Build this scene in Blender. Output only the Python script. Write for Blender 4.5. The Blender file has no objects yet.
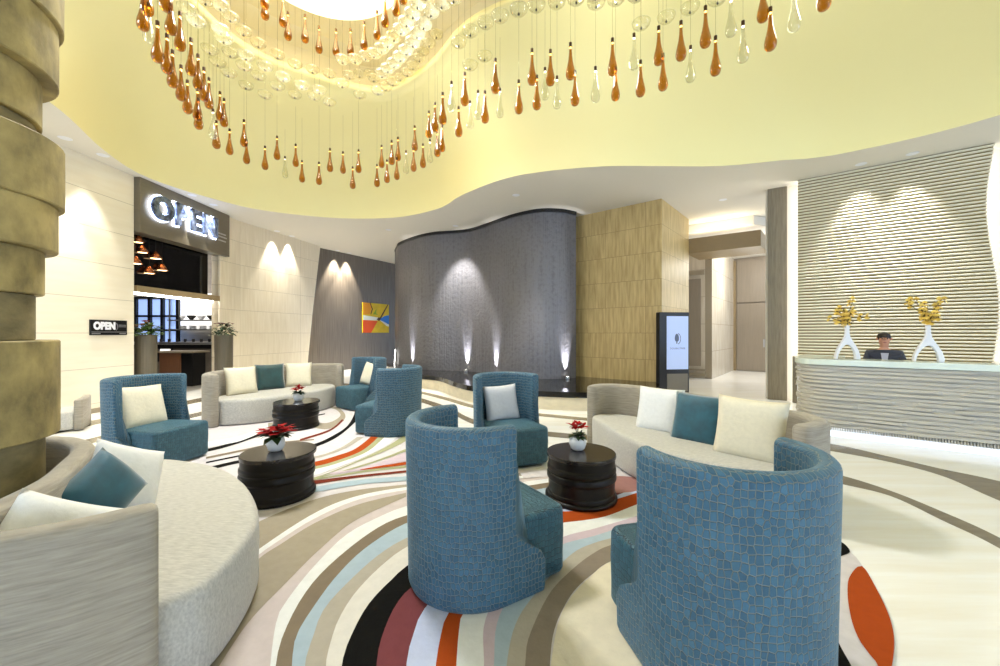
import bpy, bmesh, math, random
from mathutils import Vector, Matrix
from mathutils.bvhtree import BVHTree
random.seed(7)
C = bpy.context.scene.collection
PI = math.pi
F = 395.0; EYE = 1.5
def gp(px, py, z=0.0):                      # photo point on a horizontal plane -> metres
    y = (EYE - z) * F / (py - 333.0)
    return ((px - 500.0) / F * y, y)
# ------------------------------------------------------------------ materials
def lin(c):
    r = []
    for v in c:
        v = v / 255.0
        r.append(v / 12.92 if v <= 0.04045 else ((v + 0.055) / 1.055) ** 2.4)
    return (r[0], r[1], r[2], 1.0)
def new_mat(name):
    m = bpy.data.materials.new(name); m.use_nodes = True
    nt = m.node_tree; b = nt.nodes['Principled BSDF']
    return m, nt, b
def mat(name, col, rough=0.5, metal=0.0, spec=0.5, noise=0.0, scale=(8, 8, 8), bump=0.0, coord='Object', col2=None, sheen=0.0):
    m, nt, b = new_mat(name)
    b.inputs['Base Color'].default_value = lin(col)
    b.inputs['Roughness'].default_value = rough
    b.inputs['Metallic'].default_value = metal
    b.inputs['Specular IOR Level'].default_value = spec
    if sheen: b.inputs['Sheen Weight'].default_value = sheen
    if noise or bump or col2:
        tc = nt.nodes.new('ShaderNodeTexCoord'); mp = nt.nodes.new('ShaderNodeMapping')
        mp.inputs['Scale'].default_value = scale
        nz = nt.nodes.new('ShaderNodeTexNoise'); nz.inputs['Scale'].default_value = 1.0
        nz.inputs['Detail'].default_value = 6.0; nz.inputs['Roughness'].default_value = 0.6
        nt.links.new(tc.outputs[coord], mp.inputs[0]); nt.links.new(mp.outputs[0], nz.inputs[0])
        if noise or col2:
            rp = nt.nodes.new('ShaderNodeValToRGB')
            c1 = lin(col)
            c2 = lin(col2) if col2 else tuple([max(0, v * (1 - noise)) for v in c1[:3]]) + (1,)
            rp.color_ramp.elements[0].position = 0.32; rp.color_ramp.elements[1].position = 0.68
            rp.color_ramp.elements[0].color = c2; rp.color_ramp.elements[1].color = c1
            nt.links.new(nz.outputs['Fac'], rp.inputs[0]); nt.links.new(rp.outputs[0], b.inputs['Base Color'])
        if bump:
            bp = nt.nodes.new('ShaderNodeBump'); bp.inputs['Strength'].default_value = bump; bp.inputs['Distance'].default_value = 0.02
            nt.links.new(nz.outputs['Fac'], bp.inputs['Height']); nt.links.new(bp.outputs[0], b.inputs['Normal'])
    return m
def emit(name, col, s):
    m, nt, b = new_mat(name)
    b.inputs['Base Color'].default_value = lin(col)
    b.inputs['Emission Color'].default_value = lin(col); b.inputs['Emission Strength'].default_value = s
    return m
def panel_mat(name, ca, cb, joint, w, h, nscale, off=0.0, rough=0.35, mort=0.006, spec=0.5, voff=0.0):
    """stone / wood panelling laid out in metres on the wall's own UV"""
    m, nt, b = new_mat(name); L = nt.links.new
    uv = nt.nodes.new('ShaderNodeUVMap')
    mp = nt.nodes.new('ShaderNodeMapping'); mp.inputs['Location'].default_value = (0, voff, 0); L(uv.outputs[0], mp.inputs[0])
    br = nt.nodes.new('ShaderNodeTexBrick'); br.inputs['Scale'].default_value = 1.0
    br.inputs['Brick Width'].default_value = w; br.inputs['Row Height'].default_value = h
    br.inputs['Mortar Size'].default_value = mort; br.inputs['Mortar Smooth'].default_value = 0.2; br.offset = off
    br.inputs['Color1'].default_value = (0, 0, 0, 1); br.inputs['Color2'].default_value = (1, 1, 1, 1)
    L(mp.outputs[0], br.inputs[0])
    mp2 = nt.nodes.new('ShaderNodeMapping'); mp2.inputs['Scale'].default_value = nscale; L(uv.outputs[0], mp2.inputs[0])
    ad = nt.nodes.new('ShaderNodeVectorMath'); ad.operation = 'MULTIPLY_ADD'; ad.inputs[1].default_value = (7, 3, 0)
    L(br.outputs['Color'], ad.inputs[0]); L(mp2.outputs[0], ad.inputs[2])
    nz = nt.nodes.new('ShaderNodeTexNoise'); nz.inputs['Scale'].default_value = 1.0; nz.inputs['Detail'].default_value = 7; L(ad.outputs[0], nz.inputs[0])
    rp = nt.nodes.new('ShaderNodeValToRGB'); rp.color_ramp.elements[0].position = 0.3; rp.color_ramp.elements[1].position = 0.7
    rp.color_ramp.elements[0].color = lin(ca); rp.color_ramp.elements[1].color = lin(cb); L(nz.outputs['Fac'], rp.inputs[0])
    mx = nt.nodes.new('ShaderNodeMixRGB'); mx.inputs[2].default_value = lin(joint)
    L(br.outputs['Fac'], mx.inputs[0]); L(rp.outputs[0], mx.inputs[1]); L(mx.outputs[0], b.inputs['Base Color'])
    b.inputs['Roughness'].default_value = rough; b.inputs['Specular IOR Level'].default_value = spec
    return m
def croc_mat(name, cell, cell2, groove):
    m, nt, b = new_mat(name); L = nt.links.new
    uv = nt.nodes.new('ShaderNodeUVMap'); mp = nt.nodes.new('ShaderNodeMapping'); mp.inputs['Scale'].default_value = (42, 29, 1)
    L(uv.outputs[0], mp.inputs[0])
    nz = nt.nodes.new('ShaderNodeTexNoise'); nz.inputs['Scale'].default_value = 3.2; nz.inputs['Detail'].default_value = 2; L(uv.outputs[0], nz.inputs[0])
    ad = nt.nodes.new('ShaderNodeVectorMath'); ad.operation = 'MULTIPLY_ADD'; ad.inputs[1].default_value = (1.6, 1.2, 0)
    L(nz.outputs['Color'], ad.inputs[0]); L(mp.outputs[0], ad.inputs[2])
    v = nt.nodes.new('ShaderNodeTexVoronoi'); v.feature = 'DISTANCE_TO_EDGE'; v.voronoi_dimensions = '2D'
    v.inputs['Scale'].default_value = 1.0; v.inputs['Randomness'].default_value = 0.5; L(ad.outputs[0], v.inputs['Vector'])
    v2 = nt.nodes.new('ShaderNodeTexVoronoi'); v2.feature = 'F1'; v2.voronoi_dimensions = '2D'
    v2.inputs['Scale'].default_value = 1.0; v2.inputs['Randomness'].default_value = 0.5; L(ad.outputs[0], v2.inputs['Vector'])
    rp = nt.nodes.new('ShaderNodeValToRGB'); rp.color_ramp.elements[0].position = 0.03; rp.color_ramp.elements[1].position = 0.085
    L(v.outputs['Distance'], rp.inputs[0])
    cm = nt.nodes.new('ShaderNodeMixRGB'); cm.inputs[1].default_value = lin(cell); cm.inputs[2].default_value = lin(cell2)
    sp = nt.nodes.new('ShaderNodeSeparateColor'); L(v2.outputs['Color'], sp.inputs[0]); L(sp.outputs[0], cm.inputs[0])
    mx = nt.nodes.new('ShaderNodeMixRGB'); mx.inputs[1].default_value = lin(groove)
    L(rp.outputs[0], mx.inputs[0]); L(cm.outputs[0], mx.inputs[2]); L(mx.outputs[0], b.inputs['Base Color'])
    bp = nt.nodes.new('ShaderNodeBump'); bp.inputs['Strength'].default_value = 1.0; bp.inputs['Distance'].default_value = 0.008
    L(rp.outputs[0], bp.inputs['Height']); L(bp.outputs[0], b.inputs['Normal'])
    b.inputs['Roughness'].default_value = 0.55; b.inputs['Sheen Weight'].default_value = 0.35; b.inputs['Sheen Roughness'].default_value = 0.4
    b.inputs['Sheen Tint'].default_value = lin((150, 190, 215))
    return m
def thin_glass(name, tint, gloss=0.12, body=None, bodyf=0.0):
    m = bpy.data.materials.new(name); m.use_nodes = True; nt = m.node_tree; nt.nodes.clear(); L = nt.links.new
    o = nt.nodes.new('ShaderNodeOutputMaterial'); t = nt.nodes.new('ShaderNodeBsdfTransparent'); t.inputs[0].default_value = lin(tint)
    g = nt.nodes.new('ShaderNodeBsdfGlossy'); g.inputs['Roughness'].default_value = 0.08
    fr = nt.nodes.new('ShaderNodeLayerWeight'); fr.inputs[0].default_value = gloss
    mx = nt.nodes.new('ShaderNodeMixShader'); L(fr.outputs['Facing'], mx.inputs[0])
    src = t.outputs[0]
    if body:
        d = nt.nodes.new('ShaderNodeBsdfTranslucent'); d.inputs[0].default_value = lin(body)
        d2 = nt.nodes.new('ShaderNodeBsdfDiffuse'); d2.inputs[0].default_value = lin(body)
        ma = nt.nodes.new('ShaderNodeMixShader'); ma.inputs[0].default_value = 0.5; L(d.outputs[0], ma.inputs[1]); L(d2.outputs[0], ma.inputs[2])
        mb = nt.nodes.new('ShaderNodeMixShader'); mb.inputs[0].default_value = bodyf; L(t.outputs[0], mb.inputs[1]); L(ma.outputs[0], mb.inputs[2])
        src = mb.outputs[0]
    L(src, mx.inputs[1]); L(g.outputs[0], mx.inputs[2]); L(mx.outputs[0], o.inputs[0])
    return m
M = {}
M['plaster'] = mat('plaster white', (224, 219, 208), 0.85)
M['cream'] = mat('cream dome plaster', (238, 230, 174), 0.8)
M['topceil'] = mat('upper ceiling plaster', (222, 214, 186), 0.8)
M['ivory'] = panel_mat('ivory wall panels', (238, 228, 205), (244, 236, 216), (188, 178, 156), 6.0, 0.66, (1.2, 9, 1), rough=0.32, mort=0.005, voff=-0.18)
M['ivory_b'] = panel_mat('ivory stone panels', (226, 212, 184), (238, 226, 202), (186, 172, 146), 2.4, 0.66, (14, 1.2, 1), rough=0.35, mort=0.005, voff=-0.18)
M['travertine'] = panel_mat('yellow travertine', (170, 144, 90), (206, 182, 126), (146, 122, 74), 1.05, 0.66, (16, 1.5, 1), rough=0.5, mort=0.005, voff=-0.18)
M['hallstone'] = panel_mat('hall beige stone', (192, 180, 160), (212, 202, 184), (150, 138, 118), 1.1, 0.9, (9, 1.0, 1), rough=0.25)
M['darkwood'] = panel_mat('dark veneer', (86, 76, 64), (120, 108, 92), (64, 56, 46), 30, 30, (42, 1.0, 1), rough=0.4)
M['colwood'] = mat('grey oak veneer', (126, 117, 98), 0.5, noise=0.35, scale=(30, 30, 2.5))
M['bronze'] = mat('bronze fascia', (146, 126, 92), 0.45, noise=0.1, scale=(3, 3, 3))
M['doorwood'] = mat('taupe door veneer', (142, 130, 114), 0.45, noise=0.12, scale=(20, 20, 1.5))
M['signgrey'] = mat('brushed fascia grey', (122, 114, 98), 0.38, metal=0.35, noise=0.1, scale=(2, 2, 30))
M['blackglass'] = mat('black glass', (6, 6, 7), 0.06, spec=0.5)
M['black'] = mat('black lacquer', (12, 12, 13), 0.35)
M['darkgrey'] = mat('dark grey metal', (48, 46, 44), 0.4, metal=0.3)
M['steel'] = mat('steel', (190, 190, 190), 0.28, metal=0.9)
M['letter'] = mat('mirror letters', (40, 48, 66), 0.2, metal=0.6, noise=0.9, scale=(9, 9, 9), col2=(150, 165, 200))
M['glowblue'] = emit('cool halo LED', (214, 226, 255), 7)
M['whiteled'] = emit('white LED strip', (255, 252, 244), 13)
M['coveled'] = emit('cove LED', (255, 244, 214), 1.3)
M['kickled'] = emit('plinth LED', (236, 244, 255), 0.85)
M['lamp'] = emit('downlight lens', (255, 248, 232), 14)
M['ringled'] = emit('ring light diffuser', (255, 246, 222), 1.6)
M['screen'] = emit('screen glow', (172, 190, 232), 0.33)
M['frost'] = emit('lit menu card', (250, 246, 238), 1.2)
M['white'] = mat('white lacquer', (236, 238, 246), 0.3)
M['porcelain'] = mat('white porcelain', (240, 242, 244), 0.2)
M['rib'] = mat('counter stone', (198, 194, 184), 0.55, noise=0.1, scale=(1.5, 1.5, 60), bump=0.1)
M['ribb'] = mat('slat cream paint', (230, 224, 202), 0.5)
M['slatback'] = mat('slat backing olive', (128, 108, 54), 0.8)
M['topglass'] = mat('pale glass top', (222, 234, 224), 0.12)
M['granite'] = mat('black granite', (22, 20, 19), 0.12, noise=0.5, scale=(60, 60, 60))
M['basinstone'] = mat('pale basin stone', (228, 216, 188), 0.45, noise=0.18, scale=(4, 4, 9), bump=0.05)
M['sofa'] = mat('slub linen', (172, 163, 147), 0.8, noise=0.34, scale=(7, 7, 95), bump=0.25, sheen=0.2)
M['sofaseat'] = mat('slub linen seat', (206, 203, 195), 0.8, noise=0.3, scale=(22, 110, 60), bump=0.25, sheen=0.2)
M['croc'] = croc_mat('teal crocodile velvet', (45, 88, 112), (64, 110, 136), (136, 140, 132))
M['crocb'] = croc_mat('teal crocodile velvet seat', (46, 88, 104), (62, 106, 122), (24, 48, 58))
M['tealvelvet'] = mat('teal velvet', (20, 92, 112), 0.6, noise=0.45, scale=(9, 9, 9), sheen=0.6)
M['tealdark'] = mat('deep green velvet', (16, 70, 72), 0.6, noise=0.45, scale=(9, 9, 9), sheen=0.5)
M['creamcush'] = mat('cream cushion cloth', (232, 224, 200), 0.85, noise=0.08, scale=(30, 30, 30), bump=0.2)
M['whitecush'] = mat('white cushion cloth', (238, 238, 236), 0.85, noise=0.06, scale=(30, 30, 30), bump=0.2)
M['greycush'] = mat('pale grey cushion cloth', (206, 208, 214), 0.85, noise=0.06, scale=(30, 30, 30), bump=0.2)
M['tablebody'] = mat('espresso drum wood', (21, 16, 12), 0.36, spec=0.25, noise=0.25, scale=(4, 4, 20))
M['tabletop'] = mat('espresso table top', (40, 33, 30), 0.2, noise=0.2, scale=(6, 6, 6))
M['red'] = mat('poinsettia red', (176, 8, 16), 0.7, spec=0.15, noise=0.45, scale=(30, 30, 30))
M['leaf'] = mat('dark green leaf', (38, 66, 30), 0.5, noise=0.4, scale=(20, 20, 20))
M['leafl'] = mat('fresh green leaf', (86, 118, 44), 0.55, noise=0.4, scale=(20, 20, 20))
M['yellow'] = mat('yellow orchid petal', (250, 218, 110), 0.55, noise=0.15, scale=(40, 40, 40))
M['orangefl'] = mat('orange flower', (206, 110, 44), 0.6, noise=0.3, scale=(40, 40, 40))
M['pinkfl'] = mat('dusty pink flower', (150, 60, 72), 0.6, noise=0.4, scale=(40, 40, 40))
M['throat'] = mat('brown orchid throat', (92, 50, 16), 0.6)
M['stem'] = mat('stem brown', (92, 76, 40), 0.6)
M['planter'] = mat('grey brown planter', (104, 96, 80), 0.55, noise=0.2, scale=(30, 30, 2))
M['colstone'] = mat('olive split stone', (184, 164, 106), 0.7, noise=0.62, scale=(6, 6, 4), bump=0.5)
M['colneck'] = mat('umber stone', (146, 132, 92), 0.75, noise=0.5, scale=(5, 5, 9), bump=0.4)
M['amber'] = thin_glass('amber glass', (214, 172, 90), 0.14)
M['clear'] = thin_glass('clear glass', (240, 240, 228), 0.22, (250, 250, 240), 0.10)
M['disc'] = thin_glass('frosted disc glass', (250, 249, 236), 0.16, (255, 254, 244), 0.15)
M['wire'] = thin_glass('nylon wire', (226, 222, 200), 0.03)
M['capm'] = mat('brown drop cap', (74, 52, 30), 0.4, metal=0.5)
M['skin'] = mat('skin', (206, 150, 122), 0.55)
M['hair'] = mat('dark hair', (38, 30, 28), 0.6)
M['suit'] = mat('charcoal suit', (52, 56, 70), 0.7)
M['shirt'] = mat('pale blouse', (190, 190, 205), 0.7)
M['copper'] = mat('copper lamp', (178, 104, 62), 0.25, metal=0.9)
M['warmled'] = emit('warm lamp', (255, 214, 160), 6)
M['kitchen'] = mat('kitchen wall', (176, 170, 160), 0.6, noise=0.2, scale=(2, 2, 9))
M['coolglow'] = emit('cool kitchen window', (150, 178, 230), 1.0)
M['podium'] = mat('podium brown', (126, 84, 56), 0.45, noise=0.2, scale=(20, 20, 2))
M['mortar'] = mat('grey counter', (120, 112, 100), 0.5, noise=0.2, scale=(8, 8, 8))
M['basewood'] = mat('base board', (150, 138, 116), 0.5)
# polished marble floor with long beige veins
def floor_mat():
    m, nt, b = new_mat('white veined marble'); L = nt.links.new
    tc = nt.nodes.new('ShaderNodeTexCoord'); mp = nt.nodes.new('ShaderNodeMapping')
    mp.inputs['Rotation'].default_value = (0, 0, math.radians(38)); mp.inputs['Scale'].default_value = (0.55, 7.0, 1)
    nz = nt.nodes.new('ShaderNodeTexNoise'); nz.inputs['Scale'].default_value = 1.0; nz.inputs['Detail'].default_value = 8; nz.inputs['Roughness'].default_value = 0.62
    rp = nt.nodes.new('ShaderNodeValToRGB'); e = rp.color_ramp.elements
    e[0].position = 0.36; e[0].color = lin((240, 236, 226)); e[1].position = 0.62; e[1].color = lin((248, 248, 246))
    L(tc.outputs['Object'], mp.inputs[0]); L(mp.outputs[0], nz.inputs[0]); L(nz.outputs['Fac'], rp.inputs[0]); L(rp.outputs[0], b.inputs['Base Color'])
    b.inputs['Roughness'].default_value = 0.14
    return m
M['floor'] = floor_mat()
M['inlay'] = mat('brown marble inlay', (132, 120, 98), 0.18, noise=0.3, scale=(3, 12, 3))
def water_wall_mat():
    m, nt, b = new_mat('wet slate water wall'); L = nt.links.new
    uv = nt.nodes.new('ShaderNodeUVMap'); mp = nt.nodes.new('ShaderNodeMapping'); mp.inputs['Scale'].default_value = (11, 11, 1); L(uv.outputs[0], mp.inputs[0])
    nz = nt.nodes.new('ShaderNodeTexNoise'); nz.inputs['Scale'].default_value = 1.0; nz.inputs['Detail'].default_value = 5; L(mp.outputs[0], nz.inputs[0])
    mp2 = nt.nodes.new('ShaderNodeMapping'); mp2.inputs['Scale'].default_value = (26, 0.5, 1); L(uv.outputs[0], mp2.inputs[0])
    n2 = nt.nodes.new('ShaderNodeTexNoise'); n2.inputs['Scale'].default_value = 1.0; n2.inputs['Detail'].default_value = 4; L(mp2.outputs[0], n2.inputs[0])
    ad = nt.nodes.new('ShaderNodeMath'); ad.operation = 'ADD'; L(nz.outputs['Fac'], ad.inputs[0]); L(n2.outputs['Fac'], ad.inputs[1])
    rp = nt.nodes.new('ShaderNodeValToRGB'); rp.color_ramp.elements[0].position = 0.8; rp.color_ramp.elements[1].position = 1.2
    rp.color_ramp.elements[0].color = lin((99, 98, 102)); rp.color_ramp.elements[1].color = lin((112, 111, 116))
    L(ad.outputs[0], rp.inputs[0]); L(rp.outputs[0], b.inputs['Base Color'])
    bp = nt.nodes.new('ShaderNodeBump'); bp.inputs['Strength'].default_value = 0.5; bp.inputs['Distance'].default_value = 0.03
    L(ad.outputs[0], bp.inputs['Height']); L(bp.outputs[0], b.inputs['Normal'])
    b.inputs['Roughness'].default_value = 0.38; b.inputs['Metallic'].default_value = 0.25
    return m
M['waterwall'] = water_wall_mat()
def water_mat():
    m, nt, b = new_mat('dark pool water'); b.inputs['Base Color'].default_value = lin((14, 15, 16)); b.inputs['Roughness'].default_value = 0.04
    return m
M['water'] = water_mat()
# ------------------------------------------------------------------ mesh helpers
def link(o, parent=None):
    C.objects.link(o)
    if parent is not None: o.parent = parent
    return o
def mk(name, V, Fc, mats, parent=None, smooth=False, idx=None, uv=None, bevel=0.0, seg=2, sub=0, angle=40):
    me = bpy.data.meshes.new(name); me.from_pydata([tuple(v) for v in V], [], Fc)
    if not isinstance(mats, (list, tuple)): mats = [mats]
    for m in mats: me.materials.append(m)
    if idx: me.polygons.foreach_set('material_index', idx)
    if uv is not None:
        l = me.uv_layers.new(name='UVMap')
        for lo in me.loops: l.data[lo.index].uv = uv[lo.vertex_index]
    bm = bmesh.new(); bm.from_mesh(me); bmesh.ops.recalc_face_normals(bm, faces=bm.faces); bm.to_mesh(me); bm.free()
    if smooth: me.polygons.foreach_set('use_smooth', [True] * len(me.polygons))
    o = bpy.data.objects.new(name, me); link(o, parent)
    if bevel:
        b = o.modifiers.new('edge', 'BEVEL'); b.width = bevel; b.segments = seg; b.limit_method = 'ANGLE'; b.angle_limit = math.radians(angle)
        b.harden_normals = False
    if sub:
        s = o.modifiers.new('smooth', 'SUBSURF'); s.levels = sub; s.render_levels = sub
    return o
class MB:
    def __init__(s): s.V = []; s.F = []; s.I = []
    def add(s, V, Fc, i=0):
        k = len(s.V); s.V += [tuple(v) for v in V]; s.F += [[a + k for a in f] for f in Fc]; s.I += [i] * len(Fc)
    def box(s, c, d, rot=0.0, i=0):
        cx, cy, cz = c; a, b, h = d[0] / 2, d[1] / 2, d[2] / 2; cs, sn = math.cos(rot), math.sin(rot)
        V = []
        for z in (-h, h):
            for x, y in ((-a, -b), (a, -b), (a, b), (-a, b)):
                V.append((cx + x * cs - y * sn, cy + x * sn + y * cs, cz + z))
        s.add(V, [(0, 3, 2, 1), (4, 5, 6, 7), (0, 1, 5, 4), (1, 2, 6, 5), (2, 3, 7, 6), (3, 0, 4, 7)], i)
    def tube(s, pts, r, n=8, i=0, flat=1.0):
        pts = [Vector(p) for p in pts]; rings = []
        for k, p in enumerate(pts):
            t = (pts[min(k + 1, len(pts) - 1)] - pts[max(k - 1, 0)]).normalized()
            up = Vector((0, 0, 1)) if abs(t.z) < 0.9 else Vector((0, 1, 0))
            a = t.cross(up).normalized(); b = a.cross(t).normalized()
            rr = r[k] if isinstance(r, (list, tuple)) else r
            rings.append([p + a * math.cos(2 * PI * j / n) * rr + b * math.sin(2 * PI * j / n) * rr * flat for j in range(n)])
        V = [v for R in rings for v in R]; Fc = []
        for k in range(len(rings) - 1):
            for j in range(n):
                Fc.append((k * n + j, k * n + (j + 1) % n, (k + 1) * n + (j + 1) % n, (k + 1) * n + j))
        Fc.append(tuple(range(n))[::-1]); Fc.append(tuple(range((len(rings) - 1) * n, len(rings) * n)))
        s.add(V, Fc, i)
    def lathe(s, prof, n=32, c=(0, 0, 0), i=0, sx=1.0, sy=1.0):
        V = []; Fc = []
        for r, z in prof:
            for j in range(n):
                a = 2 * PI * j / n; V.append((c[0] + r * math.cos(a) * sx, c[1] + r * math.sin(a) * sy, c[2] + z))
        for k in range(len(prof) - 1):
            for j in range(n):
                Fc.append((k * n + j, k * n + (j + 1) % n, (k + 1) * n + (j + 1) % n, (k + 1) * n + j))
        if prof[0][0] > 1e-6: Fc.append(tuple(range(n))[::-1])
        if prof[-1][0] > 1e-6: Fc.append(tuple(range((len(prof) - 1) * n, len(prof) * n)))
        s.add(V, Fc, i)
    def prism(s, poly, z0, z1, i=0):
        n = len(poly); V = [(p[0], p[1], z0) for p in poly] + [(p[0], p[1], z1) for p in poly]
        Fc = [tuple(range(n))[::-1], tuple(range(n, 2 * n))] + [(k, (k + 1) % n, n + (k + 1) % n, n + k) for k in range(n)]
        s.add(V, Fc, i)
    def build(s, name, mats, parent=None, smooth=False, **k):
        return mk(name, s.V, s.F, mats, parent, smooth, idx=s.I, **k)
def cr(P, n, closed=False):
    """Catmull-Rom through the points, n samples evenly along the length"""
    P = [Vector(p) for p in P]; m = len(P); out = []
    segs = m if closed else m - 1
    for i in range(segs):
        if closed: p0, p1, p2, p3 = P[(i - 1) % m], P[i], P[(i + 1) % m], P[(i + 2) % m]
        else: p0, p1, p2, p3 = P[max(i - 1, 0)], P[i], P[i + 1], P[min(i + 2, m - 1)]
        for k in range(12):
            t = k / 12.0
            out.append(0.5 * ((2 * p1) + (p2 - p0) * t + (2 * p0 - 5 * p1 + 4 * p2 - p3) * t * t + (3 * p1 - p0 - 3 * p2 + p3) * t ** 3))
    out.append(P[0].copy() if closed else P[-1].copy())
    d = [0.0]
    for a, b in zip(out, out[1:]): d.append(d[-1] + (b - a).length)
    tot = d[-1]; res = []; j = 0; cnt = n if closed else n - 1
    for k in range(n):
        s = tot * k / cnt
        while j < len(d) - 2 and d[j + 1] < s: j += 1
        t = (s - d[j]) / max(d[j + 1] - d[j], 1e-9); res.append(out[j].lerp(out[j + 1], min(max(t, 0), 1)))
    return res
def tag(o, label, cat, group=None):
    o['label'] = label; o['category'] = cat
    if group: o['group'] = group
    return o
def struct(o): o['kind'] = 'structure'; return o
def empty(name, loc=(0, 0, 0), rz=0.0, label=None, cat=None, group=None):
    o = bpy.data.objects.new(name, None); o.empty_display_size = 0.1; C.objects.link(o)
    o.location = loc; o.rotation_euler = (0, 0, rz)
    if label: tag(o, label, cat, group)
    return o
def dup(root, loc=None, rz=None, label=None, group=None):
    c = root.copy(); C.objects.link(c)
    if loc is not None: c.location = loc
    if rz is not None: c.rotation_euler = (0, 0, rz)
    if label: c['label'] = label
    if group: c['group'] = group
    for ch in list(root.children):
        d = ch.copy(); C.objects.link(d); d.parent = c
        for g in list(ch.children):
            e = g.copy(); C.objects.link(e); e.parent = d
    return c
def wall(name, path, z0, z1, m, thick=0.2, parent=None, flip=1):
    """upright wall along a plan path; UV in metres; thickness away from the room (left of path * flip)"""
    P = [Vector((p[0], p[1])) for p in path]; n = len(P); V = []; uv = []; Fc = []
    L = [0.0]
    for a, b in zip(P, P[1:]): L.append(L[-1] + (b - a).length)
    off = []
    for k in range(n):
        t = (P[min(k + 1, n - 1)] - P[max(k - 1, 0)]).normalized(); off.append(Vector((-t.y, t.x)) * thick * flip)
    for k in range(n):
        q = P[k] + off[k]
        V += [(P[k].x, P[k].y, z0), (P[k].x, P[k].y, z1), (q.x, q.y, z1), (q.x, q.y, z0)]
        uv += [(L[k], z0), (L[k], z1), (L[k], z1), (L[k], z0)]
    for k in range(n - 1):
        a = 4 * k; b = 4 * (k + 1)
        for j in range(4): Fc.append((a + j, a + (j + 1) % 4, b + (j + 1) % 4, b + j))
    Fc.append((0, 1, 2, 3)); e = 4 * (n - 1); Fc.append((e + 3, e + 2, e + 1, e))
    return mk(name, V, Fc, m, parent, uv=uv)
def band(name, path, thick, z0, z1, m, parent=None, rad=0.035, flare=0.0):
    """upholstered upright band along a plan path, rounded all round"""
    P = [Vector((p[0], p[1])) for p in path]; n = len(P); h = thick / 2
    prof = []
    zs = [z0, z0 + 0.25 * (z1 - z0), z0 + 0.5 * (z1 - z0), z0 + 0.8 * (z1 - z0), z1 - rad]
    for z in zs: prof.append((h, z))
    for k in range(1, 4): a = k * PI / 8; prof.append((h - rad + rad * math.cos(a), z1 - rad + rad * math.sin(a)))
    prof += [(h - rad, z1), (-h + rad, z1)]
    for k in range(3, 0, -1): a = k * PI / 8; prof.append((-h + rad - rad * math.cos(a), z1 - rad + rad * math.sin(a)))
    for z in reversed(zs): prof.append((-h, z))
    m_ = len(prof); V = []; Fc = []; uv = []
    st = [(0, -0.0, 0.55), (0, 0.35, 0.86), (0, 1.0, 1.0)] + [(k, None, 1.0) for k in range(1, n - 1)] + [(n - 1, 1.0, 1.0), (n - 1, 0.35, 0.86), (n - 1, 0.0, 0.55)]
    rings = 0; L = 0.0; prev = None
    for k, e, sc in st:
        t = (P[min(k + 1, n - 1)] - P[max(k - 1, 0)]).normalized(); nn = Vector((-t.y, t.x)); q = P[k].copy()
        if e is not None: q += t * (rad * (e - 0.5) * (1 if k == 0 else -1))
        if prev is not None: L += (q - prev).length
        prev = q
        for (a, z) in prof:
            ins = (1 - sc) * rad * 1.2
            aa = math.copysign(max(abs(a) - ins, 0.004), a); zz = z if z <= z0 + 1e-6 else min(z, z1 - ins * 0.8)
            fl = flare * (zz - z0) / (z1 - z0)
            V.append((q.x + nn.x * (aa + fl), q.y + nn.y * (aa + fl), zz)); uv.append((L, zz))
        rings += 1
    for r in range(rings - 1):
        for j in range(m_):
            Fc.append((r * m_ + j, r * m_ + (j + 1) % m_, (r + 1) * m_ + (j + 1) % m_, (r + 1) * m_ + j))
    Fc.append(tuple(range(m_))); Fc.append(tuple(range((rings - 1) * m_, rings * m_))[::-1])
    return mk(name, V, Fc, m, parent, smooth=True, uv=uv)
def pad(name, outline, z0, z1, m, parent=None, dome=0.02, rad=0.04, cen=None):
    """upholstered seat: rounded block on a plan outline"""
    P = [Vector((p[0], p[1])) for p in outline]; n = len(P)
    c = Vector(cen) if cen else sum(P, Vector((0, 0))) / n
    R = sum((p - c).length for p in P) / n
    rows = [(0, z0 + 0.02), (-0.012, z0 + 0.0)][::-1] + [(0, z0 + 0.3 * (z1 - z0)), (0.004, z0 + 0.6 * (z1 - z0)), (0, z1 - rad)]
    for k in range(1, 5): a = k * PI / 8; rows.append((-(rad - rad * math.cos(a)), z1 - rad + rad * math.sin(a)))
    V = []; uv = []; Fc = []; L = [0.0]
    for k in range(n): L.append(L[-1] + (P[(k + 1) % n] - P[k]).length)
    for d, z in rows:
        for k, p in enumerate(P):
            q = p + (p - c).normalized() * d; V.append((q.x, q.y, z)); uv.append((L[k], z))
    base = len(rows)
    for f in (0.82, 0.6, 0.35, 0.15):
        for k, p in enumerate(P):
            q = c + (p + (p - c).normalized() * (-rad) - c) * f; V.append((q.x, q.y, z1 + dome * (1 - f * f))); uv.append((q.x, q.y))
        base += 1
    V.append((c.x, c.y, z1 + dome)); uv.append((c.x, c.y))
    for r in range(base - 1):
        for k in range(n): Fc.append((r * n + k, r * n + (k + 1) % n, (r + 1) * n + (k + 1) % n, (r + 1) * n + k))
    for k in range(n): Fc.append(((base - 1) * n + k, (base - 1) * n + (k + 1) % n, base * n))
    Fc.append(tuple(range(n))[::-1])
    return mk(name, V, Fc, m, parent, smooth=True, uv=uv)
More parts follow.
